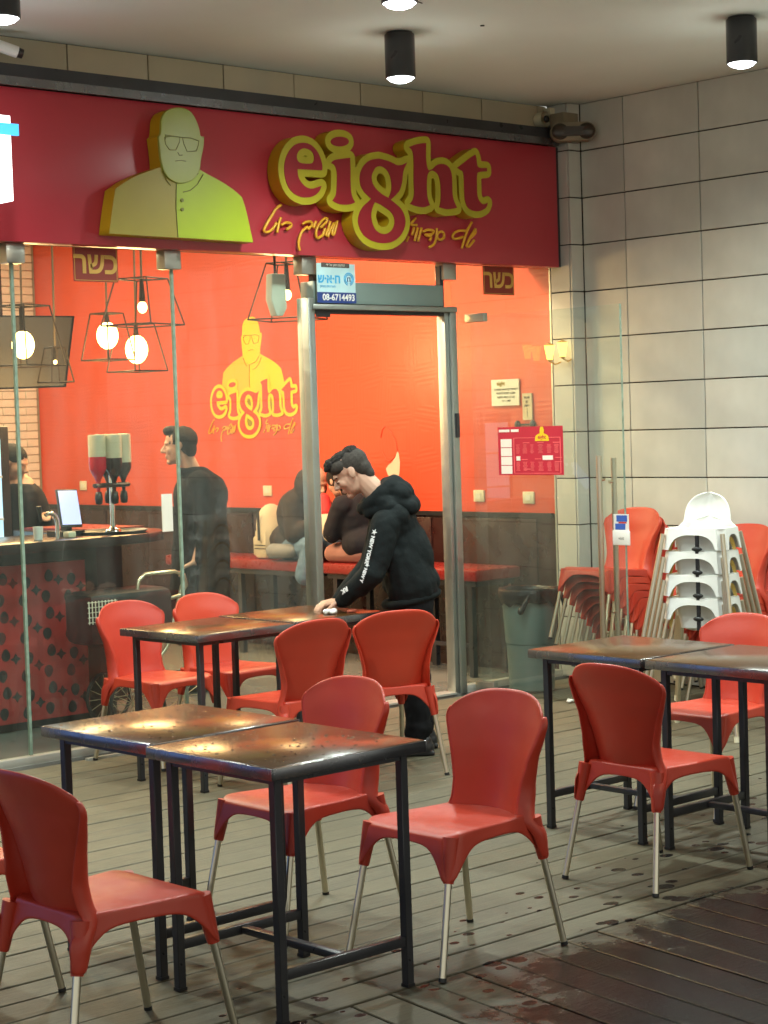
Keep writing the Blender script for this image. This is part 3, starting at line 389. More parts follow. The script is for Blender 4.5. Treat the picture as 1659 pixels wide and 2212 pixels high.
BUST=[[5.6735,2.7295],[5.6795,2.7621],[5.6867,2.801],[5.6947,2.8409],[5.704,2.8827],[5.7141,2.9257],[5.7227,2.9619],[5.7427,2.9752],[5.7667,2.9909],[5.7925,3.0061],[5.8198,3.0201],[5.8491,3.0337],[5.8791,3.0464],[5.9118,3.0587],[5.9453,3.0702],[5.9731,3.0795],[5.9917,3.0857],[6.0045,3.0898],[6.015,3.0931],[6.0152,3.1028],[6.0155,3.1145],[6.0152,3.1283],[6.0142,3.1455],[6.0126,3.1647],[6.011,3.1821],[6.0094,3.1959],[6.0076,3.208],[6.006,3.2196],[6.0046,3.2316],[6.0033,3.2431],[6.0022,3.2528],[6.0073,3.2566],[6.0133,3.2614],[6.0183,3.2692],[6.0215,3.2821],[6.0237,3.2982],[6.0256,3.313],[6.0269,3.3247],[6.0279,3.3352],[6.0305,3.3458],[6.0354,3.3576],[6.0419,3.3694],[6.0501,3.38],[6.0599,3.3885],[6.0713,3.3956],[6.0846,3.4019],[6.1003,3.4077],[6.1179,3.4125],[6.1359,3.4156],[6.1542,3.4168],[6.173,3.4162],[6.1901,3.4138],[6.205,3.4098],[6.2183,3.4039],[6.2303,3.3955],[6.2414,3.3834],[6.2512,3.3688],[6.2594,3.354],[6.2659,3.3396],[6.2709,3.3251],[6.2747,3.3114],[6.2773,3.2984],[6.2788,3.2862],[6.28,3.276],[6.3049,3.2741],[6.3045,3.2632],[6.3041,3.2502],[6.3025,3.2365],[6.2991,3.222],[6.2946,3.2067],[6.2901,3.1915],[6.2857,3.1766],[6.2813,3.1617],[6.2777,3.1465],[6.2752,3.1301],[6.2735,3.1134],[6.2721,3.0993],[6.2869,3.0935],[6.3049,3.0864],[6.3266,3.0781],[6.3541,3.0682],[6.3855,3.0569],[6.4162,3.0449],[6.4453,3.0322],[6.4737,3.0187],[6.4994,3.0054],[6.522,2.9917],[6.5419,2.9782],[6.5585,2.9668],[6.5666,2.9462],[6.5764,2.9212],[6.5873,2.8868],[6.6005,2.8352],[6.6148,2.7741],[6.627,2.7221]]
HEAD=[[6.0075,3.251],[6.0115,3.2555],[6.0163,3.261],[6.0203,3.2693],[6.0231,3.2824],[6.0251,3.2984],[6.027,3.3131],[6.0282,3.3249],[6.0292,3.3354],[6.0318,3.3459],[6.0367,3.3573],[6.0432,3.3688],[6.0514,3.379],[6.0612,3.3874],[6.0727,3.3947],[6.0859,3.4009],[6.1013,3.4065],[6.1184,3.4111],[6.1358,3.414],[6.1537,3.4151],[6.172,3.4145],[6.1887,3.4121],[6.203,3.4082],[6.2158,3.4024],[6.2275,3.3941],[6.2386,3.3821],[6.2487,3.3674],[6.2573,3.3528],[6.2641,3.3388],[6.2693,3.3247],[6.2733,3.3112],[6.276,3.298],[6.2774,3.2854],[6.2786,3.2748],[6.302,3.2728],[6.3017,3.2623],[6.3012,3.2497],[6.2997,3.2362],[6.2965,3.2219],[6.2923,3.2066],[6.288,3.1913],[6.2838,3.1765],[6.2796,3.1617],[6.2756,3.1464],[6.2729,3.1299],[6.2704,3.1128],[6.265,3.0961],[6.2555,3.0796],[6.2431,3.0635],[6.2285,3.0498],[6.2112,3.0389],[6.1918,3.0305],[6.1726,3.0243],[6.1542,3.0204],[6.136,3.0188],[6.118,3.0198],[6.0993,3.024],[6.0809,3.0308],[6.0648,3.0394],[6.052,3.0495],[6.0415,3.0615],[6.0329,3.0753],[6.0263,3.0917],[6.0216,3.1101],[6.0179,3.1285],[6.0153,3.1458],[6.0138,3.1631],[6.0124,3.1822],[6.0106,3.2053],[6.0089,3.2301]]
RIGHT=[[6.115,2.7286],[6.1126,2.7757],[6.11,2.8313],[6.1084,2.884],[6.109,2.9312],[6.1107,2.9753],[6.1122,3.0124],[6.1301,3.0151],[6.1513,3.0183],[6.1725,3.0232],[6.1932,3.0301],[6.2138,3.0386],[6.2319,3.0489],[6.2469,3.0629],[6.2592,3.0788],[6.2682,3.0908],[6.2726,3.0959],[6.2735,3.097],[6.2741,3.0978],[6.2883,3.0919],[6.3054,3.0848],[6.3265,3.0764],[6.3538,3.0663],[6.3853,3.0548],[6.4161,3.0427],[6.4453,3.0299],[6.4738,3.0165],[6.4993,3.0031],[6.5211,2.9896],[6.5399,2.9762],[6.5555,2.9649],[6.5637,2.9448],[6.5735,2.9204],[6.5844,2.8866],[6.5974,2.8358],[6.6115,2.7755],[6.6235,2.7242]]
LINES=[[[6.0471,3.2416],[6.0483,3.2661],[6.0884,3.2627],[6.139,3.2612],[6.1399,3.2351],[6.1121,3.1895],[6.0716,3.1892],[6.046,3.2172],[6.0409,3.252]],[[6.0409,3.252],[6.0884,3.2627],[6.1424,3.2615],[6.1628,3.2598],[6.2106,3.2624],[6.2685,3.2504]],[[6.1593,3.2584],[6.168,3.2263],[6.1868,3.1884],[6.2488,3.1951],[6.2641,3.2281],[6.2685,3.2504]],[[6.2572,3.0763],[6.2144,3.0406],[6.1657,3.0228],[6.1143,3.0142],[6.1064,2.8839],[6.1129,2.7285]],[[6.2903,3.073],[6.2546,3.0184],[6.2049,2.9824],[6.1565,2.9714]],[[6.0262,3.0749],[6.0509,3.0276],[6.0766,3.0021]],[[6.1095,3.1321],[6.1437,3.1383],[6.1776,3.1352]],[[6.1252,3.1795],[6.1346,3.1639],[6.1551,3.1664]]]
BUTTONS=[[6.145,2.9269],[6.1441,2.8777]]
HEB_STROKES=[[[6.9012,2.952],[6.8592,2.9244],[6.8277,2.886],[6.7899,2.8382],[6.7695,2.8051],[6.779,2.7941],[6.8058,2.7967],[6.8365,2.8174],[6.8618,2.8485]],[[6.8944,2.8801],[6.8783,2.8424],[6.8624,2.7946]],[[6.8973,2.8377],[6.9281,2.8517],[6.9632,2.8519],[6.9685,2.835],[6.9324,2.8134]],[[7.0526,2.8497],[7.0747,2.8619],[7.1168,2.8667],[7.1247,2.8493],[7.0914,2.822]],[[7.092,2.8375],[7.0541,2.8133],[7.0279,2.7748],[7.0187,2.7325],[7.0258,2.6992]],[[7.1554,2.8719],[7.135,2.832]],[[7.1849,2.8357],[7.2235,2.861],[7.2421,2.8869],[7.2217,2.8916],[7.1796,2.8566],[7.1541,2.8131],[7.1605,2.7767],[7.2018,2.794],[7.2223,2.835]],[[7.265,2.8772],[7.246,2.8314],[7.2254,2.7903]],[[7.2421,2.784],[7.2594,2.8225],[7.2962,2.8716],[7.2745,2.8066],[7.2936,2.8098],[7.3188,2.8821]],[[7.9468,2.9297],[7.9062,2.8884],[7.9552,2.8883]],[[7.9314,2.8724],[7.9117,2.8262]],[[7.9614,2.8728],[7.9306,2.7911]],[[7.9923,2.8727],[7.9593,2.7908]],[[7.8827,2.8161],[7.8639,2.7859]],[[8.0015,2.8484],[8.0435,2.8627],[8.0932,2.859],[8.0771,2.8384],[8.0215,2.832],[8.0694,2.8217],[8.0581,2.7988]],[[8.1218,2.8762],[8.1169,2.8262],[8.0919,2.7779],[8.0494,2.7578]],[[8.1545,2.8577],[8.1259,2.8415],[8.1248,2.8166],[8.1524,2.8077],[8.1811,2.8239],[8.1767,2.8512],[8.1545,2.8577]],[[8.4261,2.9281],[8.382,2.8729],[8.3545,2.8162],[8.3308,2.7622]],[[8.3712,2.8714],[8.3032,2.8684],[8.2536,2.8381],[8.2726,2.8178],[8.3445,2.8334]],[[8.4548,2.8889],[8.4054,2.8309],[8.3746,2.7816],[8.396,2.7774],[8.441,2.8172]],[[8.409,2.8311],[8.4536,2.8609],[8.4548,2.8889]]]

# ================================================================== SETTING
CZ = 3.73
struct('ground', MB().box(-40, 60, -40, 60, -.30, -.10), mat('wet_asphalt', (0.03, 0.03, 0.032), .25, var=.3, scale=1))
deck = struct('deck', MB().box(-1.0, 9.38, 0.5, 8.40, -.099, -.034), M['grout'])
bw, gap = .155, .0075
def board_mesh(L_, w=bw - gap, skew=0.0):
    mb = MB(); h = .028
    mb.add([(0, 0, -h), (L_, 0, -h), (L_, w, -h), (0, w, -h), (0, 0, 0), (L_, 0, 0), (L_, w, 0), (0, w, 0)],
           [(0,3,2,1),(4,5,6,7),(0,1,5,4),(1,2,6,5),(2,3,7,6),(3,0,4,7)])
    return bev(mb.mesh('board', M['deck']), .003, 1)
LONG = board_mesh(10.37)
k = 0; y = 4.165
while y < 8.26:
    o = link('board', LONG, deck); o.location = (-1.0, y, random.uniform(-.0025, .0015)); o.rotation_euler = (random.uniform(-.006, .006), 0, 0)
    y += bw; k += 1
# boards of the open part, running almost at right angles to the others
th = math.atan2(.12, .89)
for i in range(66):
    x0 = .2 + i * bw; Lb = 3.2
    mb = MB(); h = .028; w = bw - gap; dx = -sin(th) / cos(th) * Lb
    y1 = 4.155; y0 = y1 - Lb
    mb.add([(0, y1, -h), (w, y1, -h), (w + dx, y0, -h), (dx, y0, -h), (0, y1, 0), (w, y1, 0), (w + dx, y0, 0), (dx, y0, 0)],
           [(0,1,2,3),(4,7,6,5),(0,4,5,1),(1,5,6,2),(2,6,7,3),(3,7,4,0)])
    if i == 0: SK = bev(mb.mesh('board', M['deck']), .003, 1)
    if x0 > 9.2: break
    o = link('board', SK, deck); o.location = (x0, 0, -.002 + random.uniform(-.0015, .0015))
# ceiling of the arcade
struct('ceiling', MB().box(-2.0, 9.60, 3.55, 8.46, CZ, CZ + .25), M['ceil'])
cm = thing('ceiling_crack', 'thin dark crack in the ceiling paint above the middle lamp', 'crack', (6.3, 6.6, CZ - .002))
part('crack_line', MB().tube([(6.12, 6.62, CZ - .001), (6.2, 6.66, CZ - .001), (6.33, 6.65, CZ - .001), (6.48, 6.7, CZ - .001)], .0035, 5), M['grout'], cm, world=True)
for (x, y) in ((7.55, 5.72), (7.1, 6.9)):
    s = thing('screw_hole', 'small dark screw hole in the ceiling ' + ('near the right lamp' if x > 7.3 else 'right of the middle lamp'), 'hole', (x, y, CZ - .003))
    part('hole_disc', MB().cyl(x, y, CZ - .004, CZ + .002, .012, n=10), M['grout'], s, world=True)

# side wall of stone tiles, with the shallow step beside the shop front
X1, X2, YS = 9.27, 9.39, 8.27
wall = struct('side_wall', MB().box(X2 + .014, X2 + .3, -1.0, YS, -.1, CZ).box(X1 + .014, X2 + .3, YS + .012, 8.46, -.1, CZ), M['grout'])
tmesh = {}
def tile(px, ax, a0, a1, z0, z1, parent=wall, mats=None, g=.0075, th_=.014, dz=0):
    """one tile; ax 'x' faces -x at x=px spanning y, ax 'y' faces -y at y=px spanning x"""
    w = round(a1 - a0 - g, 4); h = round(z1 - z0 - g, 4)
    if w < .01 or h < .01: return
    mi = random.randrange(len(mats)); key = (ax, w, h, id(mats[mi]))
    if key not in tmesh:
        mb = MB()
        if ax == 'x': mb.box(0, th_, 0, w, 0, h)
        else: mb.box(0, w, 0, th_, 0, h)
        tmesh[key] = bev(mb.mesh('tile', mats[mi]), .0018, 1)
    o = link('tile', tmesh[key], parent); j = random.uniform(-.0012, .0012)
    o.location = (px + j, a0 + g / 2, z0 + g / 2 + dz) if ax == 'x' else (a0 + g / 2, px + j, z0 + g / 2 + dz)
rows = [-.21 + .303 * i for i in range(14)]
rows[-1] = CZ
ycols = [YS, 7.91, 7.31, 6.71, 6.11, 5.51, 4.91, 4.31, 3.71, 3.11]
for zi in range(len(rows) - 1):
    z0, z1 = max(rows[zi], 0), rows[zi + 1]
    for ci in range(len(ycols) - 1): tile(X2, 'x', ycols[ci + 1], ycols[ci], z0, z1, mats=M['tile'])
    tile(X1, 'x', YS + .014, 8.455, z0, z1, mats=M['tile'])
    tile(YS, 'y', X1, X2 - .001, z0, z1, mats=M['tile'])
# fascia wall above the sign, beige tiles
front = struct('shop_front_wall', MB().box(0.5, X1 - .01, 8.465, 8.68, 2.70, CZ), M['grout'])
x = 0.46
while x < X1 - .05:
    tile(8.45, 'y', x, min(x + .513, X1 - .002), 3.40, CZ - .002, parent=front, mats=M['htile'], g=.007)
    x += .513
# shop interior shell
IX0, IY1, IZ = 2.6, 14.70, 3.62
rw = struct('red_wall', MB().box(X1 + .012, X1 + .2, 8.47, IY1, 1.07, IZ), M['redwall'])
part('edge_trim', MB().box(X1 - .004, X1 + .0115, 8.456, 8.468, 0, 2.69), M['rail'], rw, world=True)
wa = struct('wainscot', MB().box(X1 + .004, X1 + .2, 8.47, IY1, 0, 1.068), M['wains'])
part('top_rail', MB().box(X1 - .012, X1 + .02, 8.495, IY1 - .01, 1.045, 1.075), M['black'], wa, world=True)
for i in range(6):
    part('panel', MB().box(X1 - .004, X1 + .006, 8.64 + i * 1.01, 8.64 + i * 1.01 + .985, .09, 1.03), M['wains'], wa, world=True, bevel=.003)
struct('interior_floor', MB().box(IX0, X1 + .2, 8.41, IY1, -.06, .004), M['ifloor'])
struct('interior_ceiling', MB().box(IX0, X1 + .2, 8.69, IY1, IZ, IZ + .2), M['iceil'])
struct('interior_left_wall', MB().box(IX0 - .2, IX0, 8.41, IY1, 0, IZ), M['iceil'])
bk = struct('back_wall', MB().box(IX0 - .2, X1 + .2, IY1 + .013, IY1 + .25, 0, IZ), M['mortar'])
bme = [bev(MB().box(0, .232, 0, .016, 0, .066).mesh('brick', M['brick']), .003, 1), bev(MB().box(0, .112, 0, .016, 0, .066).mesh('brick', M['brick']), .003, 1)]
nb = 0
for r in range(41):
    z0 = .95 + r * .0715; off = (r % 2) * .12
    for c in range(7):
        x0 = 9.265 - (c + 1) * .238 + (0 if not (r % 2) else .12)
        if x0 + .232 > 9.27:
            o = link('brick', bme[1], bk); o.location = (x0, IY1 - .003 + random.uniform(-.002, .002), z0)
        else:
            o = link('brick', bme[0], bk); o.location = (x0, IY1 - .003 + random.uniform(-.002, .002), z0)
        nb += 1
part('brick_courses', (lambda mb: [mb.box(IX0 + .01 + (r % 2) * -.0 + c * .238, IX0 + .01 + c * .238 + .232, IY1 - .003, IY1 + .013, .02 + r * .0715, .086 + r * .0715) for r in range(48) for c in range(20)] and mb)(MB()), M['brick'], bk, kind='stuff')

# ================================================================== SHOP SIGN
FY = 8.35
bar = thing('canopy_rail', 'dark metal channel running along the top of the red shop sign', 'rail', (5, 8.4, 3.46))
part('channel', MB().box(.5, 9.23, 8.33, 8.448, 3.468, 3.478).box(.5, 9.23, 8.33, 8.345, 3.478, 3.565).box(.5, 9.23, 8.40, 8.448, 3.50, 3.57), M['black_metal'], bar, world=True)
part('lip', MB().box(.5, 9.235, 8.318, 8.33, 3.455, 3.50), M['edge'], bar, world=True)
sign = thing('shop_sign', 'long red shop sign with a raised yellow bust and the raised word eight', 'sign', (7.0, FY, 2.68))
part('sign_board', MB().box(.5, 9.24, FY, FY + .10, 2.677, 3.452), M['signred'], sign, world=True, bevel=.004)
part('side_lip', MB().box(9.243, 9.262, FY + .005, FY + .10, 2.68, 3.45), M['black_metal'], sign, world=True)
LFY = 8.25
put('bust_back', shape('bust_back', [BUST], .095, M['yellow_side']), sign, (0, LFY + .0485, 0), ROTF)
put('bust_coat', shape('bust_coat', [BUST], .002, M['bust_l']), sign, (0, LFY, 0), ROTF, label='ochre left half of the bust coat')
put('bust_coat', shape('bust_coat', [RIGHT], .003, M['bust_r']), sign, (0, LFY - .0012, 0), ROTF, label='lime yellow right half of the bust coat')
put('bust_head', shape('bust_head', [HEAD], .010, M['bust_h'], bevel=.004), sign, (0, LFY - .002, 0), ROTF)
for L_ in LINES:
    part('outline', MB().tube([(a, LFY - .0105 if b > 3.06 else LFY - .003, b) for a, b in L_], .0026, 6), M['line_dark'], sign, world=True)
for a, b in BUTTONS: part('button', MB().tube([(a, LFY, b), (a, LFY - .010, b)], .010, 12), M['line_dark'], sign, world=True)
def fix(P): return P
put('yellow_backing', shape('yellow_backing', PLATE, .095, M['yellow_side']), sign, (0, LFY + .0485, 0), ROTF)
put('yellow_face', shape('yellow_face', PLATE, .003, M['yellow'], bevel=.0015), sign, (0, LFY, 0), ROTF)
for L_ in LETTERS: put('letter', shape('letter', L_, .004, M['letter_red']), sign, (0, LFY - .0035, 0), ROTF)
def smooth_line(P, n=4):
    out = []
    for i in range(len(P) - 1):
        p0 = P[max(i - 1, 0)]; p1 = P[i]; p2 = P[i + 1]; p3 = P[min(i + 2, len(P) - 1)]
        for k_ in range(n):
            t = k_ / n
            out.append([.5 * ((2 * p1[d]) + (-p0[d] + p2[d]) * t + (2 * p0[d] - 5 * p1[d] + 4 * p2[d] - p3[d]) * t * t + (-p0[d] + 3 * p1[d] - 3 * p2[d] + p3[d]) * t ** 3) for d in (0, 1)])
    out.append(P[-1]); return out
for L_ in HEB_STROKES:
    part('script_stroke', MB().tube([(a, FY - .022, b) for a, b in smooth_line(L_)], .0085, 7), M['heb'], sign, world=True, smooth=True)

# flat decal of the same logo on the red wall inside
dec = thing('wall_decal', 'yellow logo printed on the red wall inside, bust above the word eight', 'decal', (X1, 11.6, 1.6))
DX = X1 + .009
wy = lambda a: 12.168 - .641 * (a - 6.82)
wz = lambda b: 1.616 + .704 * (b - 2.717)
by = lambda a: 11.62 - .86 * (a - 6.15)
bz = lambda b: 2.563 + .92 * (b - 3.417)
flip = lambda P, fy, fz: [(-fy(a), fz(b)) for a, b in P]
M['dy'] = mat('decal_yellow', (0.80, 0.58, 0.015), .4, var=.02); M['dy2'] = mat('decal_orange_yellow', (0.78, 0.46, 0.03), .4, var=.02)
M['dr'] = mat('decal_red', (0.56, 0.055, 0.022), .35, var=.04); M['dl'] = mat('decal_line', (0.30, 0.20, 0.01), .5)
put('bust_print', shape('bust_print', [flip(BUST, by, bz)], .0008, M['dy2']), dec, (DX + .002, 0, 0), ROTW)
put('bust_print', shape('bust_print', [flip(RIGHT, by, bz)], .0008, M['dy']), dec, (DX + .001, 0, 0), ROTW)
put('bust_print', shape('bust_print', [flip(HEAD, by, bz)], .0008, M['dy']), dec, (DX, 0, 0), ROTW)
for L_ in LINES: part('line_print', MB().tube([(DX - .0015, by(a), bz(b)) for a, b in L_], .0022, 5), M['dl'], dec, world=True)
put('backing_outline', shape('backing_outline', [flip(P, wy, wz) for P in PLATE[:1]], .0006, M['dl']), dec, (DX - .003, 0, 0), ROTW)
bo = dec.children[-1]
cx_ = 11.6; bo.scale = (1.012, 1.03, 1); bo.location.x += 0
bo.location = Vector((DX - .003, 0.0, 0)) - wloc(dec) + Vector((0, -.012 * -11.62, -.03 * 1.86))
put('backing_print', shape('backing_print', [flip(P, wy, wz) for P in PLATE], .0006, M['dy']), dec, (DX - .0045, 0, 0), ROTW)
for L_ in LETTERS: put('letter', shape('letter', [flip(P, wy, wz) for P in L_], .0006, M['dr']), dec, (DX - .006, 0, 0), ROTW)
for L_ in HEB_STROKES:
    part('script_stroke', MB().tube([(DX - .003, wy(a), wz(b) - .005) for a, b in smooth_line(L_, 3)], .005, 5), M['dy2'], dec, world=True)

# ================================================================== GLAZING AND DOOR
GY = 8.45
gl = thing('shop_glazing', 'frameless glass shop front panels held by square metal clamps under the sign', 'glass front', (7.0, GY, 0))
for (a, b) in ((2.7, 4.19), (4.20, 5.20), (5.21, 6.205), (6.215, 7.125), (8.35, X1 - .012)):
    part('glass_pane', MB().box(a, b, GY - .005, GY + .005, .045, 2.69), M['glass'], gl, world=True)
for a in (4.195, 5.205, 6.21): part('pane_edge', MB().box(a - .010, a + .006, GY - .008, GY + .008, .05, 2.60), M['glass_edge'], gl, world=True)
for a in (4.2, 5.205, 6.19, 7.16, 8.30): part('clamp', MB().box(a - .055, a + .055, GY - .045, GY + .035, 2.575, 2.676), M['clamp'], gl, world=True, bevel=.004)
part('base_track', MB().box(2.7, 7.13, GY - .030, GY + .030, 0.002, .046), M['rail'], gl, world=True, bevel=.003)
part('base_track', MB().box(8.35, X1 - .02, GY - .030, GY + .030, 0.002, .046), M['rail'], gl, world=True, bevel=.003)
part('floor_strip', MB().box(5.45, 6.9, GY - .155, GY - .125, -.002, .012), M['rail'], gl, world=True)
fr = thing('door_frame', 'grey metal door frame with a flat grey-green closer box over the open doorway', 'door frame', (7.75, GY, 0))
part('jamb', MB().box(7.135, 7.165, GY - .05, GY + .05, 0.002, 2.44).box(7.168, 7.20, GY - .035, GY + .035, 0.002, 2.44), M['alu_frame'], fr, world=True, bevel=.002)
part('jamb', MB().box(8.25, 8.282, GY - .035, GY + .035, 0.002, 2.37).box(8.286, 8.338, GY - .05, GY + .05, 0.002, 2.41), M['alu_frame'], fr, world=True, bevel=.002)
part('jamb_post', MB().box(7.205, 7.235, GY - .02, GY + .02, 2.45, 2.66), M['black_metal'], fr, world=True)
part('jamb_post', MB().box(8.235, 8.265, GY - .02, GY + .02, 2.40, 2.66), M['black_metal'], fr, world=True)
part('closer_box', MB().box(7.20, 8.25, GY - .03, GY + .09, 2.41, 2.54), M['opbox'], fr, world=True, bevel=.004)
part('header', MB().box(7.168, 8.34, GY - .06, GY + .06, 2.375, 2.405), M['alu_frame'], fr, world=True, bevel=.003)
part('header_seal', MB().box(7.20, 8.25, GY - .03, GY + .03, 2.352, 2.374), M['black'], fr, world=True)
part('threshold', MB().box(7.2, 8.25, GY - .05, GY + .06, 0.0045, .016), M['rail'], fr, world=True)
part('upper_hinge', MB().box(7.20, 7.30, GY - .055, GY - .04, 2.33, 2.352), M['black'], fr, world=True)
LX = 8.42; LY0, LY1 = 7.15, 8.36
leaf = thing('glass_door', 'clear glass door leaf standing open at right angles to the shop front', 'door', (LX, LY1, 0))
part('glass_pane', MB().box(LX - .005, LX + .005, LY0, LY1, .02, 2.345), M['leafglass'], leaf, world=True)
part('pane_edge', MB().box(LX - .006, LX + .006, LY0 - .004, LY0, .02, 2.345), M['glass_edge'], leaf, world=True)
part('patch_fitting', MB().box(LX - .02, LX + .02, LY1 - .13, LY1 + .03, 2.31, 2.362), M['clamp'], leaf, world=True, bevel=.003)
part('patch_fitting', MB().box(LX - .02, LX + .02, LY1 - .13, LY1 + .03, .005, .07), M['clamp'], leaf, world=True, bevel=.003)
part('lock_case', MB().box(8.30, 8.325, GY - .066, GY - .0505, 1.60, 1.75), M['black_metal'], leaf, world=True)
for s, dy, z0, z1 in ((-1, 0, .30, 1.475), (1, .035, .42, 1.46)):
    hx = LX + s * .045
    h = part('handle', MB().tube([(hx, 7.30 - dy, z0), (hx, 7.30 - dy, z1)], .0165, 14), M['chrome'] if 0 else M['alu'], leaf, world=True, smooth=True, angle=50)
    for z in (z0 + .14, z1 - .14): part('standoff', MB().tube([(LX, 7.30 - dy, z), (hx, 7.30 - dy, z)], .008, 10), M['alu'], h, world=True)
# the card holder on the leaf
ch = thing('card_holder', 'small white card holder with blue and red prints stuck on the glass door edge', 'card holder', (LX - .012, 7.17, .96))
part('holder', MB().box(LX - .016, LX - .007, 7.108, 7.236, .955, 1.04), M['white'], ch, world=True, bevel=.003)
part('card', MB().box(LX - .012, LX - .008, 7.115, 7.228, 1.03, 1.135), M['white'], ch, world=True)
part('blue_print', MB().box(LX - .0135, LX - .012, 7.125, 7.205, 1.092, 1.128).box(LX - .0135, LX - .012, 7.14, 7.215, 1.045, 1.080), mat('blue_ink', (.04, .12, .5), .5), ch, world=True)
part('red_print', MB().box(LX - .0137, LX - .0121, 7.13, 7.19, 1.082, 1.090), M['redcl'], ch, world=True)
put('lettering', textmesh('lettering', 'visit', .026, M['ink']), ch, (LX - .0165, 7.17, .995), ROTW)
# menu poster on the leaf
mn = thing('menu_poster', 'red menu poster with a small yellow bust logo stuck on the glass door', 'poster', (LX - .008, 7.87, 1.36))
MY = lambda t: 8.143 - t * .535          # t 0..1 left to right as read from outside
MZ = lambda t: 1.655 - t * .293          # t 0..1 top to bottom
part('sheet', MB().box(LX - .0085, LX - .0065, MY(1), MY(0), MZ(1), MZ(0)), M['menu'], mn, world=True)
fx = LX - .0095
def mbox(a, b, c, d, m, name='print', dx=0): return part(name, MB().box(fx - .0012 - dx, fx + .0004 - dx, MY(b), MY(a), MZ(d), MZ(c)), m, mn, world=True)
for a, b in ((.02, .185), (.21, .33)): mbox(a, b, .05, .105, M['white'], 'white_label')
for i in range(4): mbox(.045, .215, .25 + i * .185, .42 + i * .185, M['white'], 'white_box')
for (a, b, c, d) in ((.245, .965, .225, .238), (.245, .965, .958, .970), (.245, .256, .225, .97), (.955, .965, .225, .97)): mbox(a, b, c, d, M['menu_pink'], 'border_line')
mbox(.285, .345, .61, .70, M['white'], 'white_label'); mbox(.69, .845, .60, .69, M['white'], 'white_label')
lines_mb = MB()
for cx, cw in ((.31, .06), (.42, .07), (.53, .06), (.66, .08), (.79, .07), (.90, .07)):
    for blk in ((.37, .56), (.73, .92)):
        t = blk[0]
        while t < blk[1]:
            wv = cw * random.uniform(.6, 1)
            lines_mb.box(fx - .0010, fx + .0004, MY(cx + wv / 2), MY(cx - wv / 2), MZ(t + .010), MZ(t)); t += .024
for cx, t in ((.44, .325), (.66, .325), (.90, .325), (.93, .635), (.93, .72), (.41, .67), (.45, .87), (.62, .66)):
    lines_mb.box(fx - .0011, fx + .0004, MY(cx + .05), MY(cx - .05), MZ(t + .016), MZ(t))
part('text_lines', lines_mb, M['menu_pink'], mn, world=True, kind='stuff')
s_ = .115 / .95
put('bust_print', shape('bust_print', [[(-(7.775 - (a - 6.15) * s_), 1.655 + (b - 3.43) * .125) for a, b in BUST]], .0006, M['dy']), mn, (fx - .0015, 0, 0), ROTW)
put('lettering', textmesh('lettering', 'eight', .034, M['menu'], bold=.0006), mn, (fx - .0022, 7.775, 1.590), ROTW)
# signs on the glass
def kosher(x, lab):
    k_ = thing('kosher_sign', lab, 'sign', (x, GY - .012, 2.50), group='kosher signs hung on the glass')
    part('plate', MB().box(x - .14, x + .14, GY - .012, GY - .007, 2.495, 2.673), M['kosher'], k_, world=True)
    part('rim', MB().box(x - .134, x + .134, GY - .0135, GY - .012, 2.501, 2.504).box(x - .134, x - .131, GY - .0135, GY - .012, 2.501, 2.672).box(x + .131, x + .134, GY - .0135, GY - .012, 2.501, 2.672), M['gold'], k_, world=True)
    put('lettering', textmesh('lettering', HEB('כשר'), .155, M['gold'], bold=.004, sx=1.0), k_, (x, GY - .0145, 2.588), ROTF)
kosher(5.71, 'brown-red kosher sign with gold Hebrew letters at the left of the glass front')
kosher(8.765, 'brown-red kosher sign with gold Hebrew letters right of the doorway')
hs = thing('alarm_sign', 'white and navy sticker sign with blue Hebrew letters and phone number 08-6714493', 'sign', (7.35, GY - .06, 2.41))
HX = 7.348; HY = GY - .062
part('plate', MB().box(7.200, 7.497, HY, HY + .004, 2.418, 2.642), M['lcyan'], hs, world=True)
part('footer', MB().box(7.198, 7.499, HY - .0015, HY, 2.412, 2.474), M['navy'], hs, world=True)
part('header_strip', MB().box(7.235, 7.452, HY - .0015, HY, 2.618, 2.646), M['ink'], hs, world=True)
put('phone_number', textmesh('phone_number', '08-6714493', .052, M['white'], bold=.0012), hs, (7.362, HY - .003, 2.443), ROTF)
put('lettering', textmesh('lettering', HEB('ח·א·ש'), .070, M['cyan'], bold=.0022), hs, (7.292, HY - .003, 2.550), ROTF)
put('small_lettering', textmesh('small_lettering', HEB('מערכות בטחון'), .020, M['cyan']), hs, (7.28, HY - .003, 2.508), ROTF)
put('small_lettering', textmesh('small_lettering', HEB('המקום מוגן על ידי'), .020, M['paper']), hs, (7.343, HY - .003, 2.632), ROTF)
for r in (.036, .026): part('ring', MB().tube([(7.445 + r * cos(a * pi / 10), HY - .002, 2.553 + r * sin(a * pi / 10)) for a in range(-4, 15)], .0028, 6), M['cyan'], hs, world=True)
part('keyhole', MB().tube([(7.436, HY - .002, 2.538), (7.436, HY - .002, 2.562), (7.454, HY - .002, 2.562), (7.454, HY - .002, 2.538)], .003, 6), M['navy'], hs, world=True)
for (a, b, z) in ((5.2, 5.2, 0),):
    pass
lbl = thing('glass_notice', 'blank white paper slip taped inside the glass beside the dark-coated customer', 'notice', (6.14, GY - .01, 1.05))
part('slip', MB().box(6.080, 6.150, GY - .012, GY - .0065, 1.15, 1.355), M['paper'], lbl, world=True)
lbl['label'] = 'pale paper slip taped to the glass beside the man in the dark coat'

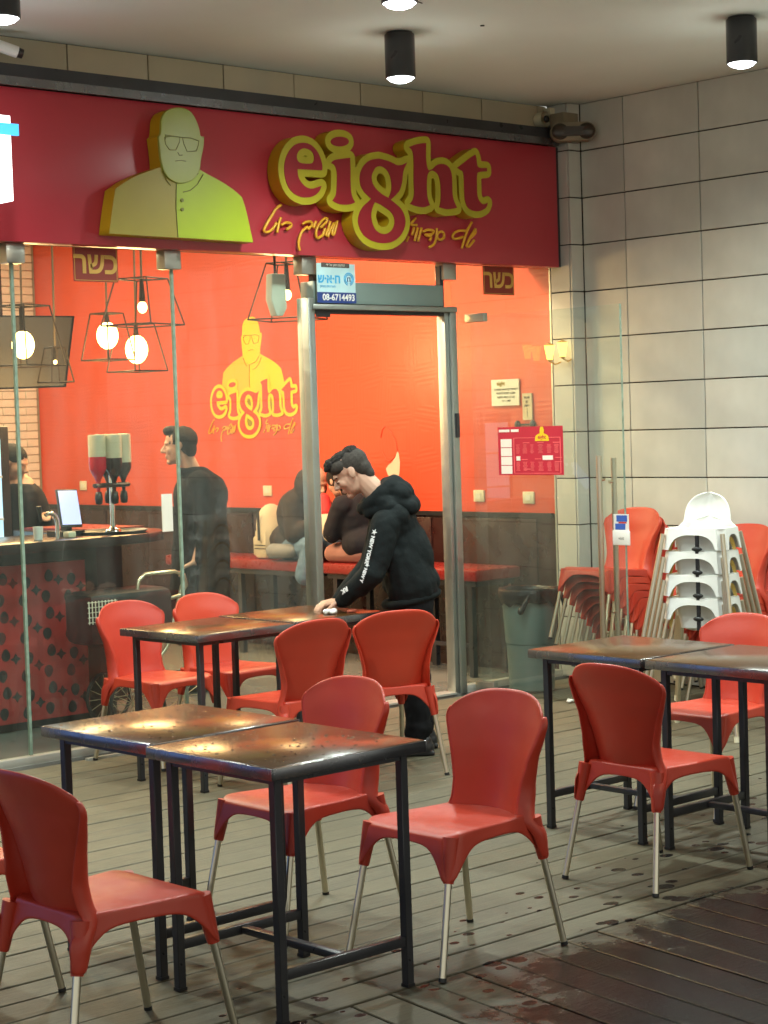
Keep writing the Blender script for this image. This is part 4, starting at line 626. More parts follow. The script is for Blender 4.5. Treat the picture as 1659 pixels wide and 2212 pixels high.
# ================================================================== LAMPS OUTSIDE
def spot(x, y, lab):
    t = thing('ceiling_spotlight', lab, 'spotlight', (x, y, CZ), group='black cylinder spotlights under the ceiling')
    part('base_ring', MB().cyl(x, y, CZ - .012, CZ - .001, .068, n=28), M['black'], t, world=True, smooth=True, angle=40)
    part('housing', MB().lathe(x, y, [(.001, CZ - .012), (.077, CZ - .012), (.079, CZ - .015), (.079, CZ - .235), (.072, CZ - .238), (.070, CZ - .20)], 32), M['black_metal'], t, world=True, smooth=True, angle=40)
    part('lens', MB().lathe(x, y, [(.0005, CZ - .262), (.03, CZ - .259), (.055, CZ - .250), (.073, CZ - .232), (.076, CZ - .215)], 28), M['spotface'], t, world=True, smooth=True)
    ld = bpy.data.lights.new('spot_beam', 'SPOT'); ld.energy = 175; ld.color = (.88, 1.0, .93); ld.spot_size = RAD(160); ld.spot_blend = 1.0; ld.shadow_soft_size = .07
    lo = bpy.data.objects.new('spot_beam', ld); COL.objects.link(lo); lo.location = (x, y, CZ - .30)
    ld = bpy.data.lights.new('lens_spill', 'POINT'); ld.energy = 2.5; ld.color = (.95, 1.0, .90); ld.shadow_soft_size = .08
    lo = bpy.data.objects.new('lens_spill', ld); COL.objects.link(lo); lo.location = (x, y, CZ - .37)
spot(6.86, 7.27, 'black cylinder spotlight hanging above the middle of the shop sign')
spot(8.08, 6.00, 'black cylinder spotlight at the upper right near the tiled wall')
spot(4.42, 7.17, 'black cylinder spotlight cut by the upper left corner')
spot(5.65, 5.98, 'cool lamp whose glowing face just shows at the top edge, above the middle')
spot(3.2, 5.98, 'assumed black cylinder spotlight out of view to the left over the terrace')  # lamps from here on are unseen, assumed to continue the visible grid
spot(8.08, 4.30, 'assumed black cylinder spotlight out of view to the right over the terrace')
spot(5.65, 4.30, 'assumed black cylinder spotlight out of view over the front tables')

# security cameras and emergency light on the fascia
sc = thing('security_camera', 'small white security camera on the beige tiles at the far left', 'camera', (5.12, 8.43, 3.60))
part('mount', MB().tube([(5.07, 8.445, 3.66), (5.07, 8.38, 3.66), (5.09, 8.34, 3.645)], .016, 10), M['white'], sc, world=True, smooth=True, angle=50)
part('body', MB().tube([(5.03, 8.34, 3.665), (5.19, 8.29, 3.615)], [.030, .030], 14), M['white'], sc, world=True, smooth=True, angle=50)
part('lens', MB().tube([(5.19, 8.29, 3.615), (5.215, 8.283, 3.608)], [.026, .024], 14), M['black'], sc, world=True)
sc = thing('security_camera', 'round dark-lensed security camera in the corner beside the emergency light', 'camera', (9.2, 8.40, 3.64))
part('body', MB().lathe(0, 0, [(.001, 0), (.045, 0), (.05, .02), (.05, .07)], 20), M['cream'], sc, smooth=True, angle=50)
sc.children[0].rotation_euler = (pi / 2, 0, 0)
for c in sc.children: c.location = (-.02, .045, -.01)
part('lens', MB().ell((-.02, -.03, -.01), (.024, .014, .024)), M['black'], sc, smooth=True)
part('bracket', MB().box(.03, .12, -.02, .04, .0, .07), M['cream'], sc, bevel=.004)
em = thing('emergency_light', 'twin-headed oval emergency light in a pale rim above the corner of the sign', 'emergency light', (9.24, 8.20, 3.53))
T = Matrix.Rotation(RAD(-42), 4, 'Z')
def oval(cx, w, r, y0, y1, n=10):
    pts = [(cx - w + r * cos(a), r * sin(a)) for a in [pi / 2 + pi * k_ / n for k_ in range(n + 1)]] + [(cx + w + r * cos(a), r * sin(a)) for a in [-pi / 2 + pi * k_ / n for k_ in range(n + 1)]]
    m_ = len(pts); mb = MB(); vs = [(x, y0, z) for x, z in pts] + [(x, y1, z) for x, z in pts]
    mb.add(vs, [tuple(range(m_)), tuple(range(2 * m_ - 1, m_ - 1, -1))] + [(i, (i + 1) % m_, (i + 1) % m_ + m_, i + m_) for i in range(m_)]); mb.v = [tuple(T @ Vector(p)) for p in mb.v]; return mb
M['dirty'] = mat('dusty_cream', (.26, .21, .14), .6, var=.2)
part('rim', oval(0, .085, .060, -.03, .05), M['dirty'], em, bevel=.006)
mb = MB()
for c in (-.085, .085): mb.ell((c, -.03, 0), (.055, .018, .053))
mb.box(-.085, .085, -.045, -.025, -.03, .03); mb.v = [tuple(T @ Vector(p)) for p in mb.v]
part('smoked_cover', mb, mat('smoked_cover', (.035, .022, .012), .35), em, smooth=True, angle=60)
part('back_box', MB().box(-.04, .10, .04, .16, -.03, .13), M['dirty'], em, bevel=.004)
for i, (lx, ly, lz) in enumerate(((9.165, 8.385, 2.125), (9.185, 8.29, 2.14))):  # lamp reflections in the door glass, modelled here as small glowing lanterns
    wl = thing('lantern_reflection', ('left' if i == 0 else 'right') + ' one of two lamp reflections built as tiny yellow lanterns right of the shop front', 'lantern', (lx, ly, lz), group='lamp reflections built as lanterns in the corner')
    part('shade', MB().lathe(0, 0, [(.018, -.045), (.034, .045), (.036, .048)], 8), emit('reflection_glow', (1.0, .62, .12), 2.6), wl)
    part('cap', MB().lathe(0, 0, [(.037, .048), (.020, .058), (.001, .066)], 8).lathe(0, 0, [(.001, -.060), (.016, -.050), (.019, -.045)], 8), M['gold'], wl)
    part('bracket', MB().tube([(0, 0, -.055), (.05, 0, -.075), (X1 - lx, 0, -.06)], .005, 6), M['gold'], wl)
# lit blade sign of the neighbouring shop, cut by the left edge
bl = thing('lightbox_sign', 'glowing white lightbox sign with a blue bar cut by the left edge', 'lightbox', (4.8, 8.05, 2.85))
part('face', MB().box(4.35, 4.955, 8.0, 8.12, 2.83, 3.24), M['lightbox'], bl, world=True, bevel=.004)
part('blue_bar', MB().box(4.33, 4.99, 7.985, 7.999, 3.145, 3.20), M['lightblue'], bl, world=True)
part('bracket', MB().box(4.5, 4.55, 8.12, 8.35, 3.0, 3.05), M['black_metal'], bl, world=True)
# assumed street lantern behind the camera's right shoulder, added for the warm edge light
sl = thing('assumed_street_lantern', 'assumed tall black street lantern with a warm glass head, unseen beyond the terrace', 'street lamp', (6.8, -3.2, -.1))
part('post', MB().tube([(0, 0, 0), (0, 0, .5), (0, 0, 3.6)], [.09, .06, .04], 12), M['black_metal'], sl, smooth=True, angle=50)
part('assumed_lantern_head', MB().lathe(0, 0, [(.06, 3.6), (.16, 3.95), (.17, 3.97), (.05, 4.15), (.001, 4.2)], 6), emit('added_warm_glow', (1.0, .62, .22), 8), sl)
ld = bpy.data.lights.new('assumed_lantern_light', 'POINT'); ld.energy = 170; ld.color = (1.0, .66, .30); ld.shadow_soft_size = .2
lo = bpy.data.objects.new('assumed_lantern_light', ld); COL.objects.link(lo); lo.location = (6.8, -3.2, 3.4)

# assumed, unseen shop front; its blue glow panel is added to tint table edges
ns = thing('assumed_shop_front', 'assumed shop front out of view at the left, added for its blue light', 'shop front', (-1.0, 8.6, 0))
part('wall', MB().box(-6, 2.4, 8.55, 8.75, -.05, .22).box(-6, 2.4, 8.55, 8.75, 2.3, 3.73).box(2.0, 2.4, 8.55, 8.75, .22, 2.3).box(-6, -5.6, 8.55, 8.75, .22, 2.3), M['black_metal'], ns, world=True)
part('blue_glow_panel', MB().box(-5.6, 2.0, 8.60, 8.62, .22, 2.3), emit('added_blue_glow', (.20, .36, .85), .85), ns, world=True)
for x in (-3.7, -1.8, .1): part('mullion', MB().box(x - .03, x + .03, 8.57, 8.60, .22, 2.3), M['alu_frame'], ns, world=True)

# ================================================================== TABLES
def make_table():
    t = thing('cafe_table', '', 'table')
    part('tabletop', MB().box(-.296, .296, -.296, .296, .716, .748), M['top'], t, bevel=.004)
    mb = MB()
    for s in (-1, 1):
        mb.box(s * .296, s * .301, -.301, .301, .712, .746); mb.box(-.2955, .2955, s * .296, s * .301, .712, .746)
    part('edge_band', mb, M['edge'], t, bevel=.0015)
    lm = bev(MB().box(-.0138, .0138, -.0138, .0138, .004, .709).mesh('leg', M['black_metal']), .002, 1)
    fm = MB().box(-.0150, .0150, -.0150, .0150, 0, .010).mesh('foot_cap', M['black'])
    for sx in (-1, 1):
        for sy in (-1, 1):
            l = link('leg', lm, t); l.location = (sx * .245, sy * .245, 0)
            f_ = link('foot_cap', fm, l)
    for sy in (-1, 1): part('stretcher', MB().box(-.2308, .2308, sy * .245 - .011, sy * .245 + .011, .125, .155), M['black_metal'], t, bevel=.0015)
    part('cross_bar', MB().box(-.015, .015, -.2335, .2335, .129, .151), M['black_metal'], t, bevel=.0015)
    mb = MB()
    for s in (-1, 1): mb.box(s * .232, s * .256, -.229, .229, .690, .711); mb.box(-.229, .229, s * .232, s * .256, .690, .711)
    part('apron', mb, M['black_metal'], t)
    return t
tbl = make_table()
T1 = 'square dark café table at the front centre with rain drops on its top'
spots_t = [((3.605, 4.415, 0), 0.0, T1), ((3.635, 5.045, 0), .01, 'wet café table reflecting orange light, joined behind the front centre table'),
           ((5.555, 7.375, 0), .03, 'café table on the left of the pair before the glass front'),
           ((6.20, 7.43, 0), .02, 'café table the boy in the black hoodie is leaning over'),
           ((6.02, 5.10, 0), 0.0, 'café table at the right, farther of the two beside the single red chair'),
           ((6.02, 4.475, 0), 0.0, 'café table cut by the right edge, nearer of the right pair')]
for i, (loc, rz, lab) in enumerate(spots_t):
    if i == 0: tbl.location = loc; tbl.rotation_euler = (0, 0, rz); tbl['label'] = lab; tbl['group'] = 'square dark café tables'; T0 = tbl
    else: dup(T0, loc, rz, lab, 'square dark café tables')
# rain drops on the two front tables
M['water'] = mat('rain_water', (.95, .97, 1), .03, var=0); M['water'].node_tree.nodes['Principled BSDF'].inputs['Transmission Weight'].default_value = 1.0; M['water'].node_tree.nodes['Principled BSDF'].inputs['IOR'].default_value = 1.33
def drops(cx, cy, n, lab, x0=-.27, x1=.27):
    t = thing('rain_drops', lab, 'rain drops', (cx, cy, .748)); t.empty_display_size = .02
    mb = MB(); rr = random.Random(n)
    for _ in range(n):
        a = rr.uniform(x0, x1); b = rr.uniform(-.26, .26); r = rr.choice([.0018, .0025, .0035, .0045])
        mb.ell((a, b, .0005), (r * rr.uniform(.8, 1.6), r * rr.uniform(.8, 1.4), r * .55), n=7, m=5)
    part('drop_scatter', mb, M['water'], t, smooth=True, kind='stuff')
drops(3.605, 4.415, 130, 'scatter of rain drops on the front centre table'); drops(3.635, 5.045, 110, 'scatter of rain drops on the second front table')

# ================================================================== CHAIRS
def lerp_tab(tab, z):
    for i in range(len(tab) - 1):
        if z <= tab[i + 1][0]:
            a, b = tab[i], tab[i + 1]; t = (z - a[0]) / (b[0] - a[0]); t = min(max(t, 0), 1); t = t * t * (3 - 2 * t) * .35 + t * .65
            return a[1] + (b[1] - a[1]) * t
    return tab[-1][1]
BX = [(.40, -.168), (.43, -.178), (.46, -.190), (.52, -.203), (.60, -.216), (.70, -.238), (.81, -.275)]
BW = [(.40, .160), (.46, .150), (.52, .153), (.60, .174), (.68, .206), (.74, .230), (.79, .243), (.82, .243)]
def back_pt(u, v):
    zt = .815 - .055 * abs(u) ** 2.6; z = .418 + (zt - .418) * v
    hw = lerp_tab(BW, z); hw *= 1 - .0 * v
    if v > .82: hw *= 1 - .16 * ((v - .82) / .18) ** 2.4 * abs(u)
    return Vector((lerp_tab(BX, z) + .050 * u * u, hw * u, z))
def seat_z(x, y):
    z = .440 - .012 * math.exp(-((x + .02) / .13) ** 2) * (1 - (y / .21) ** 2)
    if x > .15: z -= .014 * ((x - .15) / .065) ** 2
    return z
LEGS = [(.193, .183, .280, .215), (.193, -.183, .280, -.215), (-.190, .168, -.272, .215), (-.190, -.168, -.272, -.215)]
def seat_outline(n=72):
    # rounded trapezoid, counter-clockwise
    cs = [(.218, -.208, .055), (.218, .208, .055), (-.190, .172, .035), (-.190, -.172, .035)]
    pts = []
    for i, (cx, cy, r) in enumerate(cs):
        ox = cx - math.copysign(r, cx); oy = cy - math.copysign(r, cy); a0 = [-pi / 2, 0, pi / 2, pi][i]
        for k_ in range(9): a = a0 + pi / 2 * k_ / 8; pts.append((ox + r * cos(a), oy + r * sin(a)))
        nx, ny, nr = cs[(i + 1) % 4]
        a = a0 + pi / 2; ex, ey = ox + r * cos(a), oy + r * sin(a)
        nox = nx - math.copysign(nr, nx); noy = ny - math.copysign(nr, ny); fx_, fy_ = nox + nr * cos(a), noy + nr * sin(a)
        for k_ in range(1, 9): t = k_ / 9; pts.append((ex + (fx_ - ex) * t, ey + (fy_ - ey) * t))
    return pts
def make_chair_meshes():
    OUT = seat_outline(); n = len(OUT); mb = MB()
    rings = []
    for f in (.0, .25, .5, .72, .88, .96): rings.append([Vector((x * f + .005 * (1 - f), y * f, seat_z(x * f, y * f))) for x, y in OUT])
    def skirt(t):
        r = []
        for x, y in OUT:
            wmax = 0; lx = ly = 0
            for (tx, ty, bx_, by_) in LEGS:
                d = math.hypot(x - math.copysign(abs(tx) + .015, tx), y - math.copysign(abs(ty) + .012, ty))
                w = 1 / (1 + (max(d - .012, 0) / .042) ** 2.6)
                if w > wmax: wmax = w; lx = (bx_ - tx) / .43; ly = (by_ - ty) / .43
            zt = seat_z(x, y) - .004; zb = .398 - (.398 - .292) * wmax ** 1.25; z = zt + (zb - zt) * t
            nl = math.hypot(x, y); o_ = .007 * t
            dz = (zt - z)
            r.append(Vector((x * (1 + o_ / nl) + lx * dz * 1.0 * wmax, y * (1 + o_ / nl) + ly * dz * 1.0 * wmax, z)))
        return r
    for t in (0, .12, .35, .6, .8, 1.0): rings.append(skirt(t))
    base = len(mb.v)
    for r in rings: mb.v += [tuple(p) for p in r]
    for i in range(len(rings) - 1):
        for k_ in range(n): a = i * n + k_; b = i * n + (k_ + 1) % n; mb.f.append((a, b, b + n, a + n))
    me = mb.mesh('seat', M['chair'])
    bm = bmesh.new(); bm.from_mesh(me); bmesh.ops.remove_doubles(bm, verts=bm.verts, dist=1e-5)
    bmesh.ops.recalc_face_normals(bm, faces=bm.faces)
    top = max(bm.faces, key=lambda f: f.calc_center_median().z)
    if top.normal.z < 0: bmesh.ops.reverse_faces(bm, faces=bm.faces)
    bm.to_mesh(me); bm.free()
    seat = modmesh(me, [('SOLIDIFY', dict(thickness=.0065, offset=-1)), ('SUBSURF', dict(levels=1))], 'seat')
    # leg sockets under the seat
    mb = MB()
    for tx, ty, bx_, by_ in LEGS:
        p = lambda z: (tx + (bx_ - tx) * (.43 - z) / .43, ty + (by_ - ty) * (.43 - z) / .43, z)
        mb.tube([p(.425), p(.36), p(.30), p(.288)], [.026, .0225, .0185, .0170], 14)
    sock = mb.mesh('leg_socket', M['chair'], True, 50)
    # backrest sheet with its flanges
    NU, NV = 17, 18
    P = [[back_pt(-1 + 2 * j / (NU - 1), i / (NV - 1)) for j in range(NU)] for i in range(NV)]
    mb = MB().grid(P)
    me = mb.mesh('backrest', M['chair'])
    bk_ = modmesh(me, [('SOLIDIFY', dict(thickness=.010, offset=0)), ('SUBSURF', dict(levels=1))], 'backrest')
    mb = MB()
    for s in (-1, 1):
        rows_ = []
        for i in range(NV):
            v = .97 - .97 * i / (NV - 1); e = back_pt(s, v); t = 1 - v
            w = .014 + .050 * min(t / .75, 1) ** 1.1; o_ = .026 * t ** 2.2
            rows_.append([e + Vector((.004, -s * .003, 0)), e + Vector((-w * .45, s * (.006 + o_), 0)), e + Vector((-w, s * (.001 + o_ * .8), 0))])
        e = rows_[-1]
        tx, ty, bx_, by_ = -.190, s * .168, -.272, s * .215
        for z in (.385, .35, .315, .292):
            cx = tx + (bx_ - tx) * (.43 - z) / .43; cy = ty + (by_ - ty) * (.43 - z) / .43; r = .021 + .020 * (z - .29) / .1
            rows_.append([Vector((cx + r, cy + s * .012, z)), Vector((cx, cy + s * r * 1.0, z)), Vector((cx - r, cy + s * .004, z))])
        mb.grid(rows_, flip=(s > 0))
    me = mb.mesh('back_flange', M['chair'])
    fl = modmesh(me, [('SOLIDIFY', dict(thickness=.008, offset=0)), ('SUBSURF', dict(levels=1))], 'back_flange')
    legs = []
    for tx, ty, bx_, by_ in LEGS:
        p = lambda z: (tx + (bx_ - tx) * (.43 - z) / .43, ty + (by_ - ty) * (.43 - z) / .43, z)
        legs.append((MB().tube([p(.41), p(.006)], .0115, 14).mesh('leg', M['alu'], True, 50), MB().tube([p(.012), p(0)], .0125, 12).mesh('rubber_foot', M['black'], True, 50)))
    # merge back + flange
    bm = bmesh.new(); bm.from_mesh(bk_); bm.from_mesh(fl); bm.to_mesh(bk_); bm.free()
    bm = bmesh.new(); bm.from_mesh(seat); bm.from_mesh(sock); bm.to_mesh(seat); bm.free()
    for m_ in (bk_, seat):
        m_.polygons.foreach_set('use_smooth', [True] * len(m_.polygons)); m_.materials.clear(); m_.materials.append(M['chair'])
    return seat, bk_, legs
CH = make_chair_meshes()
def make_chair(label, loc, rz, group):
    t = thing('plastic_chair', label, 'chair', loc, rz, group)
    link('seat', CH[0], t); link('backrest', CH[1], t)
    for lm, fm in CH[2]:
        l = link('leg', lm, t); link('rubber_foot', fm, l)
    return t
G1 = 'red-orange plastic chairs around the tables'
CHAIRS = [((4.225, 4.335), 180, 'red chair at the front centre, facing left at the front table'),
          ((4.150, 5.000), 180, 'red chair facing left, half hidden behind the front tables'),
          ((2.90, 4.36), 0, 'large red chair cut by the left edge with its back to the camera'),
          ((2.83, 5.14), 0, 'red chair of which only the seat front shows at the left edge'),
          ((5.43, 4.50), 0, 'red chair standing left of the right pair of tables, back towards the camera'),
          ((6.56, 5.10), 180, 'pale-topped red chair behind the right tables, facing left'),
          ((5.72, 8.03), -86, 'bright orange chair against the glass, leftmost behind the far tables'),
          ((6.20, 8.02), -88, 'bright orange chair against the glass, right of the leftmost one'),
          ((5.66, 6.90), 88, 'orange-red chair before the far tables, seat pointing left'),
          ((6.22, 6.86), 70, 'orange-red chair standing directly in front of the boy in the hoodie')]
for (x, y), a, lab in CHAIRS: make_chair(lab, (x, y, 0), RAD(a), G1)
ords = ['lowest', 'second from the bottom', 'third from the bottom', 'fourth from the bottom', 'fifth from the bottom', 'sixth from the bottom', 'seventh from the bottom', 'topmost']
def stack(x, y, n, lab, group):
    for i in range(n):
        nm = ords[i] if i < n - 1 else 'topmost'
        c = make_chair('red chair, %s, %s' % (nm, lab), (x - .050 * i, y, .047 * i), pi + random.uniform(-.012, .012), group); t_ = RAD(4.5) * min(i, 1); c.rotation_euler = (0, -t_, pi + random.uniform(-.012, .012)); c.location.z += .02 * min(i, 1)
stack(9.05, 7.55, 8, 'in the chair stack seen through the glass door', 'red chairs in the stack by the glass door')
stack(9.05, 6.80, 6, 'in the chair stack behind the white high chairs', 'red chairs in the stack behind the high chairs')
make_chair('single red chair wedged low between the stack and the bin', (8.96, 7.22, 0), pi, 'red chairs in the stack by the glass door') if 0 else None

# ================================================================== STACKED HIGH CHAIRS (facing left)
def high_chair(loc, label, top):
    t = thing('high_chair', label, 'high chair', loc, pi + RAD(15), 'white baby high chairs in one stack')
    # tub: outer walls with arched openings, thin shell; local +x is the front
    mb = MB(); H1, H0 = .725, .615; wx0, wx1, wy_ = -.118, .122, .168; fl_ = .022
    def wall_(p0, p1, n_=22, arch=True, a0=.14, a1=.86, depth=1.0):
        top_, bot_ = [], []
        for i in range(n_ + 1):
            t_ = i / n_; x = p0[0] + (p1[0] - p0[0]) * t_; y = p0[1] + (p1[1] - p0[1]) * t_
            q = (t_ - a0) / (a1 - a0)
            up = 0 if not arch or q <= 0 or q >= 1 else min(1, (1 - abs(2 * q - 1) ** 3.2)) ** .5
            zb = H0 + (H1 - .032 - H0) * up * depth
            k_ = (H1 - zb) * .16
            l_ = math.hypot(x, y)
            top_.append(Vector((x, y, H1))); bot_.append(Vector((x + x / l_ * k_, y + y / l_ * k_, zb)))
        mb.grid([bot_, [a.lerp(b, .5) for a, b in zip(bot_, top_)], top_])
    c = .035
    wall_((wx1, -wy_ + c), (wx1, wy_ - c), a0=.06, a1=.94); wall_((wx1 - c, wy_), (wx0 + c, wy_), a0=.12, a1=.88)
    wall_((wx0, wy_ - c), (wx0, -wy_ + c), a0=.1, a1=.9, depth=.6); wall_((wx0 + c, -wy_), (wx1 - c, -wy_), a0=.12, a1=.88)
    for sx, sy in ((wx1, -wy_), (wx1, wy_), (wx0, wy_), (wx0, -wy_)):
        dx = -math.copysign(c, sx); dy = -math.copysign(c, sy)
        wall_((sx + dx, sy), (sx, sy + dy), n_=4, arch=False)
    # rim deck and inner bowl
    def rr(sx, sy, z, n_=8, r=.04):
        pts = []
        for cx, cy, a0 in ((sx[1] - r, -sy + r, -pi / 2), (sx[1] - r, sy - r, 0), (sx[0] + r, sy - r, pi / 2), (sx[0] + r, -sy + r, pi)):
            for k_ in range(n_ + 1): a = a0 + pi / 2 * k_ / n_; pts.append(Vector((cx + r * cos(a), cy + r * sin(a), z)))
        return pts
    R_ = [rr((wx0, wx1), wy_, H1), rr((wx0 + .02, wx1 - .02), wy_ - .02, H1 + .003), rr((wx0 + .03, wx1 - .05), wy_ - .03, H1 - .02), rr((wx0 + .045, wx1 - .07), wy_ - .05, .565), rr((wx0 + .08, wx1 - .10), wy_ - .09, .55)]
    b0 = len(mb.v); n_ = len(R_[0])
    for r in R_: mb.v += [tuple(p) for p in r]
    for i in range(len(R_) - 1):
        for k_ in range(n_): a = b0 + i * n_ + k_; b = b0 + i * n_ + (k_ + 1) % n_; mb.f.append((a, b, b + n_, a + n_))
    mb.f.append(tuple(b0 + (len(R_) - 1) * n_ + k_ for k_ in range(n_)))
    me = mb.mesh('seat_tub', M['white'])
    tub = modmesh(me, [('SOLIDIFY', dict(thickness=.006, offset=0))], 'seat_tub'); tub.set_sharp_from_angle(angle=RAD(50))
    o = link('seat_tub', tub, t)
    # inside of the side openings, yellowed
    for s in (-1, 1):
        mb = MB(); rows_ = []
        for i in range(9):
            q = -1 + i / 4; rows_.append([Vector((q * .085, s * (wy_ - .020 + .016 * f), H1 - .045 - .10 * (abs(q) ** 2.2) - .02 * (1 - f))) for f in (0, .5, 1)])
        mb.grid(rows_)
        part('side_lining', mb, M['honey'], t, smooth=True)
    # backrest dome
    rows_ = []
    for i in range(13):
        z = H1 + .185 * (i / 12); q = i / 12; hw = .135 * (1 - q ** 3.2) ** .5 if q < .999 else .004
        hw = hw + .045 * max(0, 1 - q * 5) ** 2
        rows_.append([Vector((-.112 - .030 * q + .04 * (abs(u) ** 2), hw * u, z)) for u in [-1 + 2 * k_ / 12 for k_ in range(13)]])
    me = MB().grid(rows_).mesh('backrest', M['white']); b_ = modmesh(me, [('SOLIDIFY', dict(thickness=.010, offset=0)), ('SUBSURF', dict(levels=1))], 'backrest')
    link('backrest', b_, t)
    for sx, sy in ((1, 1), (1, -1), (-1, 1), (-1, -1)):
        a = Vector((.122 if sx > 0 else -.118, sy * .168, .70)); b = Vector((.250 if sx > 0 else -.245, sy * .275, 0))
        l = part('leg', MB().tube([a, b], .0125, 14), M['alu'], t, smooth=True, angle=50)
        d = (b - a).normalized(); part('foot_cap', MB().tube([b - d * .03, b], .0145, 12), M['cream'], l, smooth=True, angle=50)
    part('strap', MB().box(.112, .126, .015, .033, .560, .70), M['black'], t)
    part('buckle', MB().ell((.126, .025, .62), (.010, .030, .013)), M['black'], t, smooth=True)
    return t
hl = ['lowest', 'second lowest', 'second highest', 'topmost']
hc0 = high_chair((8.05, 6.31, 0), 'white baby high chair, lowest of the stack before the tiled wall', False)
for i in range(1, 4): dup(hc0, (8.05, 6.31, .123 * i), hc0.rotation_euler[2], 'white baby high chair, %s of the stack before the tiled wall' % hl[i])

# ================================================================== BIN
bn = thing('waste_bin', 'grey-green plastic waste bin with a black bag folded over its rim', 'bin', (8.64, 8.13, 0))
part('tub', MB().lathe(0, 0, [(.001, .012), (.135, .012), (.142, .02), (.150, .30), (.158, .31), (.175, .60), (.185, .612), (.185, .632), (.176, .634), (.17, .60), (.14, .05), (.001, .05)], 36), M['bin'], bn, smooth=True, angle=35)
mb = MB(); prof = [(.150, .50), (.165, .645), (.186, .652), (.193, .640), (.196, .60), (.190, .565), (.187, .556)]; n_ = 48; rr_ = random.Random(3)
wob = [rr_.uniform(-1, 1) for _ in range(n_)]
for j, (r, z) in enumerate(prof):
    for k_ in range(n_):
        a = 2 * pi * k_ / n_; w = (wob[k_] * .6 + wob[(k_ + 1) % n_] * .4)
        mb.v.append(((r + .004 * w * (j > 1)) * cos(a), (r + .004 * w * (j > 1)) * sin(a), z + .018 * w * (j >= 4) + .006 * w))
for j in range(len(prof) - 1):
    for k_ in range(n_): a = j * n_ + k_; b = j * n_ + (k_ + 1) % n_; mb.f.append((a, b, b + n_, a + n_))
mb.caps((-.13, -.13, .63), (-.19, -.10, .52), .012, .02, 7).caps((.15, -.12, .63), (.17, -.14, .53), .010, .016, 7)
part('bin_bag', mb, M['bag'], bn, smooth=True)
cr_ = thing('crumpled_tissue', 'scrap of crumpled white tissue on the deck right of the bin', 'tissue', (8.86, 8.03, 0)); cr_.location = (8.42, 7.62, 0)
part('paper_scrap', (lambda m_: [m_.ell((random.uniform(-.03, .03), random.uniform(-.03, .03), .012), (random.uniform(.008, .022), random.uniform(.008, .02), .010), n=6, m=4) for _ in range(7)] and m_)(MB()), M['white'], cr_)

# ================================================================== INTERIOR
M['cable'] = mat('dark_cord', (.06, .04, .02), .6)
M['bronze'] = mat('bronze_wire', (.012, .007, .004), .6, .0, spec=.2)
def pendant(x, y, zt, zb, ht, hb, bz, label, r=.035, rot=0.0, watts=18, up=3.6):
    t = thing('pendant_lamp', label, 'pendant lamp', (x, y, zt), rot, 'wire frame pendant lamps in the shop')
    h = zb - zt; mb = MB(); w = .0052
    A_ = [Vector((sx * ht, sy * ht, 0)) for sx, sy in ((-1, -1), (1, -1), (1, 1), (-1, 1))]; B_ = [Vector((sx * hb, sy * hb, h)) for sx, sy in ((-1, -1), (1, -1), (1, 1), (-1, 1))]
    for i in range(4):
        mb.tube([A_[i], A_[(i + 1) % 4]], w, 5); mb.tube([B_[i], B_[(i + 1) % 4]], w, 5); mb.tube([A_[i], B_[i]], w, 5)
    mb.tube([(-ht, 0, 0), (ht, 0, 0)], w, 5)
    part('wire_frame', mb, M['bronze'], t)
    part('cord', MB().tube([(0, 0, 0), (0.01, 0, (up - zt) * .5), (0, 0, up - zt)], .008, 6), M['cable'], t)
    part('socket', MB().tube([(0, 0, 0), (0, 0, bz - zt + r * 1.1)], [.012, .022], 10), M['bronze'], t)
    part('bulb', MB().ell((0, 0, bz - zt), (r, r, r * 1.25)), M['bulb'], t, smooth=True)
    ld = bpy.data.lights.new('bulb_light', 'POINT'); ld.energy = watts * 1.7; ld.color = (1.0, .56, .24); ld.shadow_soft_size = .14
    lo = bpy.data.objects.new('bulb_light', ld); COL.objects.link(lo); lo.location = (x, y, bz - .09)
pendant(7.11, 10.0, 2.67, 2.375, .12, .19, 2.49, 'wire frame pendant with a small glowing bulb, hanging right of the kosher sign', r=.030, rot=.35, watts=12)
pendant(7.98, 9.6, 2.765, 2.40, .10, .20, 2.56, 'wire frame pendant close to the left door jamb', r=.028, rot=.5, watts=12)
pendant(7.518, 11.0, 2.52, 2.20, .08, .13, 2.368, 'glowing pendant bulb enlarged for its bloom, left one of the overlapping pair', r=.075, rot=.2, watts=24)  # big bulb radii here and below stand in for the lens bloom
pendant(7.758, 11.0, 2.45, 2.12, .09, .15, 2.273, 'glowing pendant bulb enlarged for its bloom, right one of the overlapping pair', r=.080, rot=.1, watts=24)
pendant(7.28, 11.3, 2.30, 2.06, .05, .09, 2.20, 'small dim wire frame lantern left of the glowing pair', r=.012, watts=3)
pendant(6.84, 11.0, 2.56, 2.16, .13, .20, 2.301, 'glowing pendant bulb enlarged for its bloom, in front of the television at the left', r=.075, rot=.3, watts=24)
